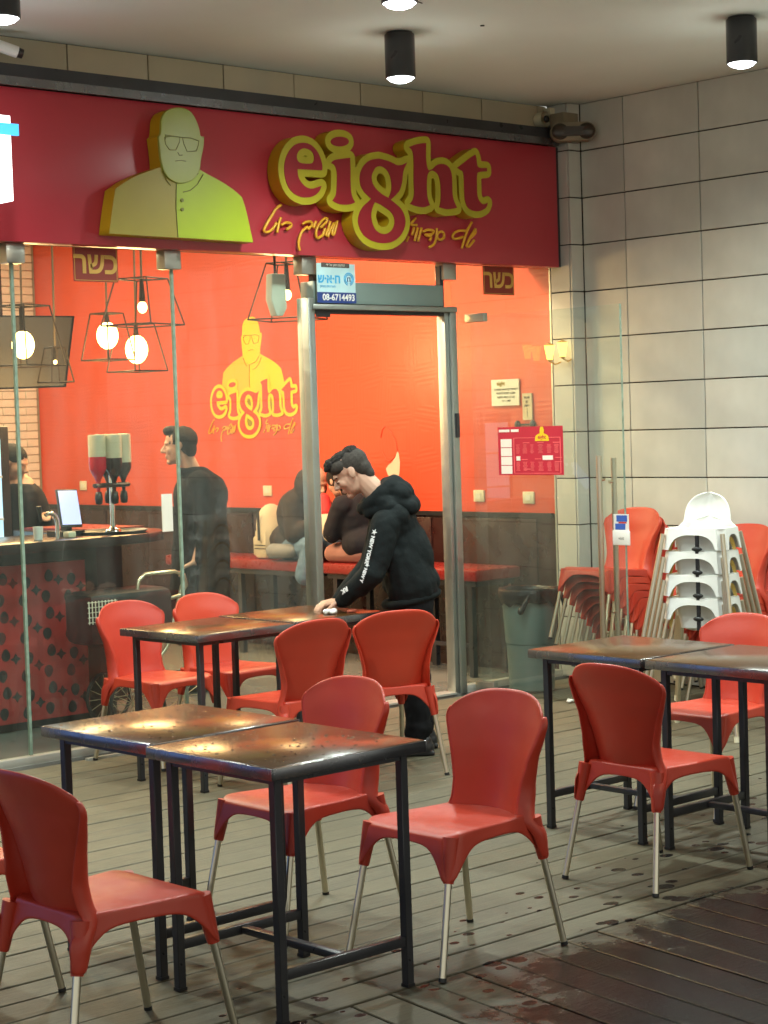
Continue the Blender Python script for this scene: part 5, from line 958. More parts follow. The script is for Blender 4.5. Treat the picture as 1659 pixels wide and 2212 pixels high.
for x, y in ((5.2, 10.4), (7.6, 13.2), (8.0, 9.6), (5.2, 13.2)):  # light panels added out of view to brighten the interior
    t = thing('added_ceiling_panel', 'added warm ceiling light panel out of view in the shop, above the %s' % ('doorway' if x == 8.0 else 'counter' if y < 11 else 'back wall' if x > 6 else 'kitchen side'), 'ceiling light', (x, y, IZ))
    part('frame', MB().box(-.32, .32, -.32, .32, -.02, -.001), M['white'], t)
    part('diffuser', MB().box(-.29, .29, -.29, .29, -.024, -.0205), emit('warm_diffuser', (1, .80, .58), 1.5), t)
    ld = bpy.data.lights.new('panel_light', 'AREA'); ld.energy = {(8.0, 9.6): 105, (5.2, 10.4): 135}.get((x, y), 85); ld.color = (1.0, .74, .48); ld.size = .55
    lo = bpy.data.objects.new('panel_light', ld); COL.objects.link(lo); lo.location = (x, y, IZ - .03)
# television
tv = thing('television', 'dark television screen hung at a slant behind the glass at the far left', 'television', (6.9, 11.25, 2.2))
P0 = [(6.95, 12.15, 2.575), (7.93, 12.02, 2.575), (7.80, 11.97, 2.045), (6.90, 12.10, 2.03)]
def slab(P, d, n_=Vector((.15, .95, 0))):
    mb = MB(); q = [Vector(p) for p in P]; return mb.add([tuple(p) for p in q] + [tuple(p + n_.normalized() * d) for p in q], [(0, 1, 2, 3), (7, 6, 5, 4), (0, 4, 5, 1), (1, 5, 6, 2), (2, 6, 7, 3), (3, 7, 4, 0)])
part('casing', slab(P0, .05), M['trous'], tv, world=True, bevel=.004)
c_ = sum((Vector(p) for p in P0), Vector()) / 4
part('screen', slab([c_ + (Vector(p) - c_) * .955 - Vector((.15, .95, 0)).normalized() * .003 for p in P0], .002), mat('dark_screen', (.018, .013, .007), .45), tv, world=True)
part('ceiling_arm', MB().tube([(7.4, 12.2, 2.4), (7.4, 12.2, 3.6)], .02, 8), M['black'], tv, world=True)
# white speaker hung beside the jamb
sp = thing('wall_speaker', 'pale rounded speaker hanging just behind the glass beside the left door jamb', 'speaker', (7.07, 8.58, 2.46))
mb = MB(); pts = [(-.045, .13), (.055, .13), (.06, -.07), (.03, -.115), (-.02, -.115), (-.055, -.02)]
mb.add([(a, 0, b) for a, b in pts] + [(a, .06, b) for a, b in pts], [tuple(range(6)), tuple(range(11, 5, -1))] + [(i, (i + 1) % 6, (i + 1) % 6 + 6, i + 6) for i in range(6)])
part('housing', mb, M['paper'], sp, bevel=.008); part('hanger', MB().tube([(0, .03, .12), (0, .03, .24)], .008, 6), M['bronze'], sp)
# bar counter
ct = thing('bar_counter', 'dark bar counter with a red perforated front panel behind the glass', 'counter', (5.8, 9.4, 0))
def slabpoly(pts, z0, z1):
    n_ = len(pts); mb = MB(); return mb.add([(a, b, z0) for a, b in pts] + [(a, b, z1) for a, b in pts], [tuple(range(n_))[::-1], tuple(range(n_, 2 * n_))] + [(i, (i + 1) % n_, (i + 1) % n_ + n_, i + n_) for i in range(n_)])
part('counter_top', slabpoly([(3.6, 9.10), (6.30, 9.13), (6.52, 9.18), (6.72, 9.32), (6.86, 9.55), (6.90, 9.85), (6.90, 10.5), (6.4, 10.5), (6.3, 9.85), (3.6, 9.85)], 1.045, 1.10), M['counter'], ct, world=True, bevel=.006)
part('counter_body', slabpoly([(3.6, 9.42), (6.30, 9.42), (6.55, 9.52), (6.68, 9.8), (6.68, 10.4), (6.45, 10.4), (6.30, 9.8), (3.6, 9.8)], .09, 1.044), M['counter'], ct, world=True)
part('plinth', slabpoly([(3.6, 9.46), (6.28, 9.46), (6.5, 9.56), (6.6, 9.8), (3.6, 9.8)], .005, .089), M['black'], ct, world=True)
part('red_panel', MB().box(3.6, 6.20, 9.395, 9.415, .06, .96), M['panel_red'], ct, world=True)
part('red_ledge', slabpoly([(6.50, 9.75), (6.88, 9.75), (6.88, 10.45), (6.45, 10.45)], 1.101, 1.112), M['bench'], ct, world=True)
dm = MB(); n_ = 16
def drop(flipz):
    pts = []
    for k_ in range(n_):
        a = 2 * pi * k_ / n_; r = .030; pts.append((r * .95 * cos(a), (r * sin(a) + (.012 * max(0, sin(a)) ** 3)) * flipz))
    mb = MB(); mb.add([(x, 0, z) for x, z in pts] + [(x, .004, z) for x, z in pts], [tuple(range(n_)), tuple(range(2 * n_ - 1, n_ - 1, -1))] + [(i, (i + 1) % n_, (i + 1) % n_ + n_, i + n_) for i in range(n_)]); return mb.mesh('cutout', M['hole'])
DM = [drop(1), drop(-1)]
def diam():
    pts = []
    for k_ in range(8):
        a = pi / 4 * k_; r = .036 if k_ % 2 == 0 else .018; pts.append((r * cos(a), r * sin(a) * .9))
    mb = MB(); mb.add([(x, 0, z) for x, z in pts] + [(x, .004, z) for x, z in pts], [tuple(range(8)), tuple(range(15, 7, -1))] + [(i, (i + 1) % 8, (i + 1) % 8 + 8, i + 8) for i in range(8)]); return mb.mesh('cutout', M['hole'])
DI = diam()
for c in range(9):
    x = 6.09 - c * .152
    for r in range(8):
        o = link('cutout', DM[(r + c) % 2], ct); o.location = Vector((x + .012 * (1 if (r % 2) else -1), 9.392, .105 + r * .108 + (.02 if c % 2 else 0))) - wloc(ct)
    for r in range(4):
        o = link('cutout', DI, ct); o.location = Vector((x + .076, 9.392, .16 + r * .216 + (.05 if c % 2 else 0))) - wloc(ct)
        if x + .076 > 6.17: bpy.data.objects.remove(o)
TZ = 1.10
tr = thing('serving_tray', 'round black serving tray under the drinks dispenser', 'tray', (6.43, 9.44, TZ + .001))
part('dish', MB().lathe(0, 0, [(.001, .001), (.19, .001), (.215, .018), (.218, .016), (.195, 0), (.001, 0)], 32), M['black'], tr, smooth=True, angle=40)
ds = thing('drinks_dispenser', 'chrome stand holding upturned bottles of red and dark syrup on the counter', 'dispenser', (6.44, 9.44, TZ + .003))
part('stand', MB().lathe(0, 0, [(.001, 0), (.05, 0), (.045, .02), (.016, .035), (.014, .55), (.001, .56)], 18), M['chrome'], ds, smooth=True, angle=50)
part('ring', MB().tube([(.11 * cos(a), .08 * sin(a), .285) for a in [2 * pi * k_ / 16 for k_ in range(17)]], .012, 6).box(-.12, .12, -.012, .012, .27, .295), M['black'], ds)
M['syr'] = [mat('red_syrup', (.60, .01, .03), .12), mat('cola_syrup', (.020, .008, .006), .12), mat('brown_syrup', (.030, .012, .008), .12)]
M['bot'] = mat('frosted_bottle', (.62, .54, .38), .25)
for i, (bx_, by_, zf) in enumerate(((-.10, -.01, .455), (.0, -.03, .445), (.10, .02, .415), (.03, .08, .43))):
    s_ = M['syr'][min(i, 2)]
    b_ = part('bottle', MB().lathe(bx_, by_, [(.052, zf), (.053, .575), (.050, .585), (.001, .587)], 18), M['bot'], ds, smooth=True, angle=50)
    part('syrup', MB().lathe(bx_, by_, [(.010, .245), (.012, .30), (.020, .325), (.046, .37), (.0515, .385), (.0515, zf), (.001, zf)], 18), s_, b_, smooth=True, angle=50)
    part('spout', MB().lathe(bx_, by_, [(.001, .17), (.02, .175), (.024, .21), (.018, .245), (.001, .25)], 12), M['black'], b_, smooth=True)
mo = thing('order_screen', 'tilted till screen glowing lilac on the bar counter', 'monitor', (6.13, 9.5, TZ))
P0 = [(6.13, 9.56, 1.375), (6.275, 9.56, 1.37), (6.20, 9.40, 1.155), (6.055, 9.40, 1.16)]
part('casing', slab(P0, .018, Vector((.1, .9, -.3))), M['black'], mo, world=True, bevel=.003)
c_ = sum((Vector(p) for p in P0), Vector()) / 4
part('screen', slab([c_ + (Vector(p) - c_) * .9 - Vector((0, .004, -.002)) for p in P0], .002), M['screen'], mo, world=True)
part('foot', MB().box(6.08, 6.24, 9.44, 9.60, TZ + .001, TZ + .03).box(6.15, 6.19, 9.50, 9.56, TZ + .03, 1.28), M['black'], mo, world=True)
tp = thing('beer_tap', 'curved chrome tap arch on the bar counter', 'tap', (5.95, 9.4, TZ))
part('arch', MB().tube([(5.995, 9.35, TZ + .001)] + [(5.945 + .05 * cos(a), 9.35, 1.185 + .062 * sin(a)) for a in [pi * k_ / 10 for k_ in range(8)]], .013, 10), M['chrome'], tp, world=True, smooth=True, angle=50)
part('tap_handle', MB().tube([(5.885, 9.35, 1.20), (5.875, 9.35, 1.29)], [.008, .014], 10), M['black'], tp, world=True)
cu = thing('paper_cup', 'white cup standing left of the chrome tap', 'cup', (5.845, 9.32, TZ + .001)); part('cup_wall', MB().lathe(0, 0, [(.001, 0), (.024, 0), (.030, .075), (.028, .075), (.022, .004), (.001, .004)], 18), M['white'], cu, smooth=True, angle=50)
nk = thing('napkin_block', 'small cream block of napkins on the counter', 'napkins', (6.055, 9.32, TZ + .001)); part('napkin_pile', MB().box(-.026, .026, -.03, .03, 0, .034), M['cream'], nk, bevel=.006)
fr_ = thing('drinks_fridge', 'tall dark drinks fridge with a cool blue lit door at the far left', 'fridge', (6.2, 10.85, 0))
part('cabinet', MB().box(5.7, 6.47, 10.62, 11.15, .02, 1.76), M['black'], fr_, world=True, bevel=.01)
part('lit_door', MB().box(5.75, 6.40, 10.612, 10.619, .2, 1.68), M['fridge'], fr_, world=True)
for i in range(5): part('shelf', MB().box(5.75, 6.40, 10.60, 10.611, .35 + i * .27, .365 + i * .27), M['white'], fr_, world=True)
# red benches by the red wall
for y0, y1, lab in ((8.76, 10.31, 'high red vinyl bench nearer the doorway along the red wall'), (10.42, 12.2, 'high red vinyl bench farther left along the red wall')):
    b_ = thing('high_bench', lab, 'bench', (9.02, (y0 + y1) / 2, 0), group='red benches along the wall')
    part('cushion', MB().box(8.80, 9.23, y0, y1, .645, .722), M['bench'], b_, world=True, bevel=.015)
    part('frame', MB().box(8.83, 9.20, y0 + .03, y1 - .03, .61, .644), M['black_metal'], b_, world=True)
    for yy in (y0 + .1, (y0 + y1) / 2, y1 - .1):
        for xx in (8.86, 9.17): part('leg', MB().box(xx - .02, xx + .02, yy - .02, yy + .02, .005, .609), M['black_metal'], b_, world=True)
    part('foot_rail', MB().box(8.85, 8.87, y0 + .12, y1 - .12, .20, .225), M['black_metal'], b_, world=True)
# sockets, notices and the torn patch on the red wall
for y, z, lab in ((11.475, 1.209, 'cream wall socket under the wall logo'), (9.174, 1.185, 'cream wall socket right of the doorway, left of two'), (8.71, 1.176, 'cream wall socket right of the doorway, right of two'), (14.028, 1.242, 'cream wall socket behind the till screen')):
    s_ = thing('wall_socket', lab, 'socket', (X1 + .006, y, z), group='cream sockets on the red wall'); part('plate', MB().box(-.008, .006, -.05, .05, -.04, .04), M['cream'], s_, bevel=.004); part('insert', MB().box(-.012, -.008, -.022, .022, -.018, .018), M['paper'], s_)
nt_ = thing('wall_notice', 'white printed notice on the red wall above the menu poster', 'notice', (X1, 8.9, 1.88))
part('sheet', MB().box(X1 - .002, X1 + .008, 8.766, 9.022, 1.795, 1.972), M['paper'], nt_, world=True)
for i, s_ in enumerate(('לקוחות יקרים אנו מזמינים', 'אתכם לשבת וליהנות', 'בברכה צוות המקום', 'תודה רבה')):
    put('lettering', textmesh('lettering', HEB(s_), .021, M['ink']), nt_, (X1 - .0035, 8.885, 1.905 - i * .026), ROTW)
put('lettering', textmesh('lettering', 'eight', .04, M['dl'], bold=.001), nt_, (X1 - .0035, 8.93, 1.945), ROTW)
nt_ = thing('wall_notice', 'small narrow beige notice right below the white one', 'notice', (X1, 8.69, 1.79))
part('sheet', MB().box(X1 - .002, X1 + .008, 8.652, 8.737, 1.695, 1.872), mat('beige_paper', (.60, .50, .32), .8), nt_, world=True)
for z, s_ in ((1.845, HEB('שעות')), (1.815, '07'), (1.79, HEB('פתוח')), (1.765, '1'), (1.745, '2'), (1.725, '1')): put('lettering', textmesh('lettering', s_, .022, M['ink'], bold=.0006), nt_, (X1 - .0035, 8.694, z), ROTW)
hk = thing('coat_hook', 'dark double hook just above the menu poster', 'hook', (X1, 8.72, 1.665)); part('hook_pair', MB().ell((0, .07, 0), (.02, .022, .028)).ell((0, -.07, 0), (.02, .022, .028)).box(.0, .01, -.07, .07, -.006, .006), M['black_metal'], hk, smooth=True, angle=50)
pp = thing('torn_wall_patch', 'torn pale patch where the red wallpaper has peeled above the boy', 'torn patch', (X1, 10.0, 1.4))
P_ = [(10.115, 1.375), (10.10, 1.335), (10.07, 1.30), (10.0, 1.295), (9.975, 1.34), (9.965, 1.42), (9.975, 1.485), (9.99, 1.50), (10.01, 1.46), (10.05, 1.42), (10.09, 1.40)]
put('bare_plaster', shape('bare_plaster', [[(-a, b) for a, b in P_]], .001, M['cream_cl']), pp, (X1 + .0095, 0, 0), ROTW)
P_ = [(10.16, 1.60), (10.14, 1.66), (10.10, 1.685), (10.05, 1.64), (10.0, 1.57), (9.99, 1.50), (10.02, 1.46), (10.07, 1.43), (10.11, 1.44), (10.15, 1.50)]
part('curled_edge', MB().tube([(X1 + .0085, a, b) for a, b in P_], .0022, 5), M['redwall'], pp, world=True, smooth=True)
# stroller parked behind the glass
st = thing('baby_stroller', 'black folding stroller with a curved chrome handle and spoked wheels parked behind the glass', 'stroller', (6.25, 8.95, .004))
W_ = lambda P: [(a, b, c) for a, b, c in P]
part('push_handle', MB().tube([(6.235, 8.92, .80), (6.245, 8.92, .85), (6.29, 8.92, .885), (6.50, 8.92, .885), (6.565, 8.92, .86), (6.58, 8.92, .80), (6.55, 8.94, .74), (6.26, 9.0, .69)], .011, 10), M['alu'], st, world=True, smooth=True, angle=50)
part('frame_tube', MB().tube([(6.57, 8.95, .80), (6.45, 8.95, .45), (6.2, 8.95, .20)], .011, 8).tube([(6.52, 9.1, .74), (6.35, 9.1, .4), (6.1, 9.1, .16)], .011, 8).tube([(6.55, 8.95, .16), (6.1, 8.95, .42), (5.95, 8.95, .6)], .010, 8), M['alu'], st, world=True, smooth=True, angle=50)
part('fabric_seat', slabpoly([(5.92, 8.93), (6.50, 8.93), (6.50, 9.22), (5.92, 9.22)], .50, .80), M['black'], st, world=True, bevel=.05)
mb = MB()
for i in range(9): mb.box(5.90 + i * .022, 5.904 + i * .022, 8.915, 8.92, .63, .76)
for i in range(5): mb.box(5.89, 6.09, 8.912, 8.917, .64 + i * .028, .643 + i * .028)
part('mesh_basket', mb, M['paper'], st, world=True)
for cx, cy, r in ((6.16, 8.90, .155), (6.52, 8.90, .155), (6.2, 9.2, .155)):
    mb = MB()
    for k_ in range(14): a = 2 * pi * k_ / 14; mb.tube([(cx, cy, r + .005), (cx + r * .93 * cos(a), cy, r + .005 + r * .93 * sin(a))], .0022, 4)
    w_ = part('wheel', MB().tube([(cx + r * .95 * cos(a), cy, r + .012 + r * .95 * sin(a)) for a in [2 * pi * k_ / 28 for k_ in range(29)]], .011, 7), M['black'], st, world=True, smooth=True)
    part('spokes', mb, M['alu'], w_, world=True)

# ================================================================== PEOPLE
def frame3(f, u):
    f = Vector(f).normalized(); u = Vector(u); u = (u - u.dot(f) * f).normalized(); l = u.cross(f); return Matrix((f, l, u)).transposed()
def head_mb(mb, C, f, u, s=1.0, neck=None, nr=.052):
    R_ = frame3(f, u); C = Vector(C); P = lambda a, b, c: C + R_ @ Vector((a, b, c)) * s
    E_ = lambda c, r: mb.ell(P(*c), [x * s for x in r], R_, 18, 12)
    E_((-.012, 0, .032), (.098, .077, .086)); E_((.022, 0, -.025), (.066, .063, .090)); E_((.020, 0, -.070), (.058, .055, .045))
    E_((.062, 0, -.100), (.024, .026, .018)); E_((.074, 0, .018), (.020, .050, .016)); E_((.058, .036, -.028), (.024, .022, .024)); E_((.058, -.036, -.028), (.024, .022, .024))
    mb.caps(P(.086, 0, .006), P(.108, 0, -.030), .009 * s, .0135 * s, 10); mb.ell(P(.098, .0105, -.036), [.010 * s] * 3, R_, 8, 6); mb.ell(P(.098, -.0105, -.036), [.010 * s] * 3, R_, 8, 6)
    E_((.079, 0, -.060), (.014, .023, .006)); E_((.078, 0, -.071), (.014, .021, .007))
    for q in (-1, 1):
        mb.ell(P(-.006, q * .078, -.005), [.019 * s, .009 * s, .031 * s], R_ @ Matrix.Rotation(-.25, 3, 'Y'), 12, 8)
        mb.ell(P(.078, q * .031, -.008), [.010 * s, .013 * s, .008 * s], R_, 8, 6)
    if neck is not None: mb.caps(P(-.030, 0, -.055), neck, nr * s, nr * 1.12, 14)
    return P, R_
def blob(name, mb, m, vox=.006, sm=6, parent=None, noise=None, disp=0.0, world=True):
    if world and parent is not None:
        w = wloc(parent); mb.v = [(x - w.x, y - w.y, z - w.z) for x, y, z in mb.v]
    me = mb.mesh(name, m)
    mods = [('REMESH', dict(mode='VOXEL', voxel_size=vox, use_smooth_shade=True)), ('SMOOTH', dict(factor=.5, iterations=sm))]
    r = modmesh(me, mods, name)
    if disp:
        from mathutils import noise as nz
        k_ = noise or 14; nn = [v.normal.copy() for v in r.vertices]; out = []
        for v, n_ in zip([v.co.copy() for v in r.vertices], nn):
            p = v * k_; q = nz.noise(Vector((p.x, p.y, p.z * .55))) + .5 * nz.noise(p * 2.1); v = v + n_ * (disp * q); out += [v.x, v.y, v.z]
        r.vertices.foreach_set('co', out); r.update()
    r.materials.clear(); r.materials.append(m)
    return link(name, r, parent)
def hand(mb, W0, K0, side, curl=.5, up=(0, 0, 1), s=1.0):
    """palm from wrist W0 to knuckles K0; five unequal bent fingers"""
    W0 = Vector(W0); K0 = Vector(K0); d = (K0 - W0).normalized(); up = Vector(up); up = (up - up.dot(d) * d).normalized(); l = up.cross(d) * side
    for t_ in (-1, -.33, .33, 1): mb.caps(W0 + l * .014 * t_ * s, K0 + l * .028 * t_ * s, .015 * s, .0125 * s, 8)
    for i, (o_, L_) in enumerate(((1, .072), (.33, .080), (-.33, .074), (-1, .058))):
        p = K0 + l * .028 * o_ * s; dd = d
        for j, (fr2, r) in enumerate(((.45, .0092), (.32, .0085), (.23, .0078))):
            dd = (dd * cos(curl * (.7 + .4 * j)) - up * sin(curl * (.7 + .4 * j))).normalized(); q = p + dd * L_ * fr2 * s
            mb.caps(p, q, r * s, r * .92 * s, 8); p = q
    p = W0 + l * .020 * s + d * .02; q = p + (d * .5 + l * .75 - up * .35).normalized() * .040 * s; mb.caps(p, q, .0125 * s, .0105 * s, 8)
    mb.caps(q, q + (d * .85 + l * .15 - up * .45).normalized() * .030 * s, .0100 * s, .0085 * s, 8)

# ---- boy in the black hoodie (built facing +x in his own frame, then turned)
boy = thing('person', 'boy with cropped dark hair in a black hoodie bending over a table before the doorway', 'person', (6.68, 7.12, 0), RAD(139))
BL = lambda name, mb, m, vox=.006, sm=4, **k: blob(name, mb, m, vox, sm, boy, world=False, **k)
PT = RAD(33); Cb = Vector((.292, 0, 1.458)); fb = (cos(PT), -.03, -sin(PT)); ub = (sin(PT), 0, cos(PT))
NEAR, FAR = 1, -1      # his left side (+y) is towards the camera
mb = MB(); P, R_ = head_mb(mb, Cb, fb, ub, 1.0, neck=(.135, 0, 1.315), nr=.056)
mb.caps((.10, 0, 1.24), (-.02, 0, .95), .08, .10, 12)
SH = {1: (.125, .180, 1.20), -1: (.125, -.180, 1.20)}; EL = {1: (.200, .215, .950), -1: (.20, -.20, .95)}; WR = {1: (.360, .105, .805), -1: (.375, -.075, .795)}
for s in (1, -1):
    mb.caps((.09, 0, 1.20), (.10, s * .13, 1.19), .06, .045); mb.caps((.11, s * .15, 1.18), EL[s], .040, .034); mb.caps(EL[s], WR[s], .036, .026)
hand(mb, WR[1], (.425, .070, .790), 1, .62, up=(.2, 0, 1)); hand(mb, WR[-1], (.445, -.035, .785), -1, .45, up=(.1, 0, 1))
for s in (1, -1): mb.caps((-.02, 0, .93), (-.02, s * .09, .86), .10, .09); mb.caps((-.02, s * .09, .86), (.0, s * .10, .47), .07, .05); mb.caps((0, s * .10, .47), (-.01, s * .11, .09), .05, .035)
BL('body', mb, M['skin'], .0042, 3)
mb = MB(); E_ = lambda c, r, A_=None: mb.ell(P(*c), r, R_ if A_ is None else R_ @ A_, 18, 12)
E_((-.022, 0, .034), (.0965, .0800, .082)); E_((-.062, 0, -.010), (.050, .066, .066)); E_((-.070, 0, -.05), (.036, .052, .045)); E_((.03, 0, .055), (.060, .0785, .050))
BL('cropped_hair', mb, M['stubble'], .004, 2)
mb = MB(); E_((.008, 0, .088), (.086, .062, .034)); E_((.062, 0, .088), (.040, .056, .032)); E_((-.045, 0, .088), (.055, .055, .032)); E_((.074, 0, .078), (.024, .050, .026))
for q in (-.032, -.012, .010, .030): mb.caps(P(.066, q, .098), P(.096, q * .9, .080), .018, .013, 8)
BL('top_hair', mb, M['hair'], .0035, 3, noise=70, disp=.004)
for q in (-1, 1):
    part('eyebrow', MB().caps(P(.089, q * .018, .013), P(.076, q * .047, .016), .0052, .0032, 6), M['hair'], boy, smooth=True)
    part('eyelash', MB().caps(P(.0865, q * .022, -.009), P(.079, q * .043, -.010), .0040, .003, 6), M['hair'], boy, smooth=True)
part('lips', MB().ell(P(.088, 0, -.0655), (.0065, .019, .0068), R_), mat('lips', (.42, .16, .12), .5), boy, smooth=True)
YR = lambda a: Matrix.Rotation(RAD(a), 3, 'Y')
mb = MB()
mb.ell((.080, 0, 1.175), (.125, .180, .140), YR(22), 20, 14); mb.ell((.020, 0, 1.03), (.140, .180, .20), YR(16), 20, 14)
mb.ell((.0, 0, .885), (.150, .190, .115), None, 20, 14); mb.caps((.04, -.08, 1.0), (.0, -.07, .86), .12, .135); mb.caps((.04, .08, 1.0), (.0, .07, .86), .12, .135)
mb.caps((.075, -.12, 1.225), (.075, .12, 1.225), .078, .078, 16); mb.caps((.09, 0, 1.26), (.13, 0, 1.27), .095, .07)
for s in (1, -1):
    w = Vector(WR[s]); e = Vector(EL[s]); c_ = e.lerp(w, .86)
    mb.caps((.120, s * .150, 1.190), e, .082, .062, 16); mb.caps(e, c_, .067, .046, 16);     mb.ell(e.lerp(w, .45) + Vector((0, 0, -.018)), (.060, .05, .045))
BL('hoodie', mb, M['hoodie'], .0072, 12, noise=13, disp=.006)
mb = MB(); mb.tube([(.0 + .134 * cos(a), .172 * sin(a), .798 - .03 * cos(a)) for a in [2 * pi * k_ / 28 for k_ in range(29)]], .024, 8)
BL('ribbed_hem', mb, M['hoodie'], .007, 3)
for s in (1, -1):
    w = Vector(WR[s]); e = Vector(EL[s]); mb = MB().caps(e.lerp(w, .86), e.lerp(w, .99), .042, .037); BL('cuff', mb, M['hoodie'], .006, 3)
mb = MB(); rc = Vector((.155, 0, 1.325)); e1 = Vector((cos(RAD(35)), 0, -sin(RAD(35)))); pts = []
for k_ in range(25):
    a = 2 * pi * k_ / 24; pts.append(rc + e1 * .100 * cos(a) + Vector((0, 1, 0)) * .105 * sin(a))
mb.tube(pts, [.034 + .022 * (1 - cos(2 * pi * k_ / 24)) / 2 for k_ in range(25)], 12)
mb.ell((.045, 0, 1.345), (.082, .150, .068), YR(-32), 18, 12); mb.ell((.085, 0, 1.385), (.062, .125, .045), YR(-15), 18, 12)
mb.ell((-.005, 0, 1.285), (.062, .13, .055), YR(-40), 18, 12)
for s in (1, -1): mb.caps((.13, s * .115, 1.30), (.0, s * .10, 1.27), .050, .045); mb.caps((.20, s * .085, 1.25), (.10, s * .135, 1.275), .038, .045)
BL('hood', mb, M['hoodie'], .0062, 12, noise=16, disp=.005)
mb = MB()
for s, kx in ((1, .0), (-1, -.03)):
    mb.caps((-.015, s * .075, .84), (-.0, s * .10, .47), .108, .080, 16); mb.caps((.0, s * .10, .47), (kx - .01, s * .11, .14), .078, .062, 16); mb.caps((kx - .012, s * .11, .155), (kx - .005, s * .11, .115), .068, .062, 14)
mb.caps((-.02, -.07, .86), (-.02, .07, .86), .118, .118)
BL('trousers', mb, M['trous'], .009, 3, noise=12, disp=.012)
for s, kx in ((1, .0), (-1, -.03)):
    mb = MB(); mb.caps((kx - .05, s * .11, .042), (kx + .12, s * .115, .032), .042, .034, 14); mb.caps((kx - .04, s * .11, .07), (kx + .02, s * .11, .06), .04, .036); mb.box(kx - .09, kx + .155, s * .11 - .036, s * .11 + .036, .003, .022)
    BL('shoe', mb, M['black'], .006, 3)
def limb_text(s, p0, p1, size, off, nrm):
    p0 = Vector(p0); p1 = Vector(p1); d = (p1 - p0).normalized(); nrm = Vector(nrm); nrm = (nrm - nrm.dot(d) * d).normalized(); up = nrm.cross(d)
    me = textmesh('sleeve_print', s, size, M['silver_txt'], bold=.0014, extrude=.0008)
    o = link('sleeve_print', me, boy); o.matrix_local = Matrix.Translation((p0 + p1) / 2 + nrm * off) @ Matrix((d, up, nrm)).transposed().to_4x4()
limb_text('★ NEW YORK', (.150, .180, 1.140), (.190, .195, 1.000), .027, .080, (.50, .86, 0))
limb_text('★ NEW Y', (.196, .205, .980), (.222, .205, .915), .023, .073, (.50, .86, 0))
limb_text('RK', (.290, .155, .865), (.320, .135, .845), .034, .060, (.35, .85, .35))
nap = thing('paper_napkin', 'crumpled white napkin on the table under the boy’s hands', 'napkin', (6.235, 7.255, .7485))
part('crumple', (lambda m_: [m_.ell((random.uniform(-.04, .03), random.uniform(-.03, .03), .012 + random.uniform(0, .006)), (random.uniform(.012, .03), random.uniform(.01, .03), .013), n=8, m=5) for _ in range(9)] and m_)(MB()), M['white'], nap)
cl = thing('red_wrapper', 'small reddish wrapper on the table beside the boy’s hand', 'wrapper', (6.355, 7.215, .7485)); part('foil', MB().ell((0, 0, .008), (.035, .02, .009), n=8, m=5), mat('salmon_foil', (.5, .12, .07), .5), cl)

# ---- customer in the dark coat at the counter
man = thing('person', 'man in a long dark coat standing at the counter behind the glass, facing left', 'person', (7.40, 9.90, .004))
C_ = Vector((7.285, 9.90, 1.60)); f_ = (-.76, .64, -.02); l_ = Vector((.64, .76, 0))
mb = MB(); P, R_ = head_mb(mb, C_, f_, (0, 0, 1), 1.02, neck=(7.36, 9.86, 1.42))
mb.caps((7.41, 9.87, 1.28), (7.42, 9.88, .95), .10, .12, 14)
sh = [Vector((7.42, 9.86, 1.36)) + l_ * q for q in (-.17, .17)]
for q, s_ in enumerate(sh):
    el = s_ + Vector((.03, -.02, -.28)); wr = el + Vector((-.06, .05, -.22)); mb.caps((7.41, 9.86, 1.36), s_, .06, .05); mb.caps(s_, el, .05, .04); mb.caps(el, wr, .04, .028)
    hand(mb, wr, wr + Vector((-.05, .045, -.03)), 1 if q else -1, .4)
    hp = Vector((7.42, 9.89, .93)) + l_ * (-.09 if q == 0 else .09); mb.caps(hp, hp + Vector((0, 0, -.45)), .08, .055); mb.caps(hp + Vector((0, 0, -.45)), hp + Vector((0, 0, -.85)), .055, .035)
blob('body', mb, M['skin'], .006, 3, man)
mb = MB(); mb.ell(P(-.02, 0, .036), (.103, .084, .090), R_, 18, 12); mb.ell(P(-.058, 0, -.02), (.055, .072, .065), R_); mb.ell(P(.045, 0, .095), (.055, .06, .035), R_)
blob('hair', mb, M['hair'], .005, 2, man, noise=30, disp=.004)
mb = MB(); mb.ell((7.42, 9.87, 1.27), (.185, .215, .17), frame3(f_, (0, 0, 1)), 18, 12); mb.caps((7.42, 9.87, 1.25), (7.42, 9.89, .85), .175, .19, 18); mb.caps((7.42, 9.89, .85), (7.40, 9.90, .62), .19, .20, 18)
for q, s_ in enumerate(sh):
    el = s_ + Vector((.03, -.02, -.28)); wr = el + Vector((-.06, .05, -.22)); mb.caps((7.42, 9.86, 1.34), s_, .09, .08); mb.caps(s_, el, .078, .066); mb.caps(el, wr + Vector((.02, -.02, .01)), .064, .045)
mb.ell((7.40, 9.86, 1.385), (.11, .15, .075), frame3(f_, (0, 0, 1)), 16, 10); mb.tube([Vector((7.37, 9.862, 1.435)) + Vector((.075 * cos(a), .075 * sin(a), 0)) for a in [2 * pi * k_ / 16 for k_ in range(17)]], .03, 8)
blob('coat', mb, M['coat'], .011, 5, man, noise=9, disp=.012)
mb = MB()
for q in (-.09, .09):
    hp = Vector((7.42, 9.89, .75)) + l_ * q; mb.caps(hp, hp + Vector((0, 0, -.63)), .10, .065)
blob('trousers', mb, M['trous'], .011, 3, man, disp=.008)
for q in (-.09, .09):
    mb = MB(); b_ = Vector((7.42, 9.89, .045)) + l_ * q; mb.caps(b_, b_ + Vector((-.12, .10, -.008)), .042, .035)
    blob('shoe', mb, M['black'], .008, 2, man)

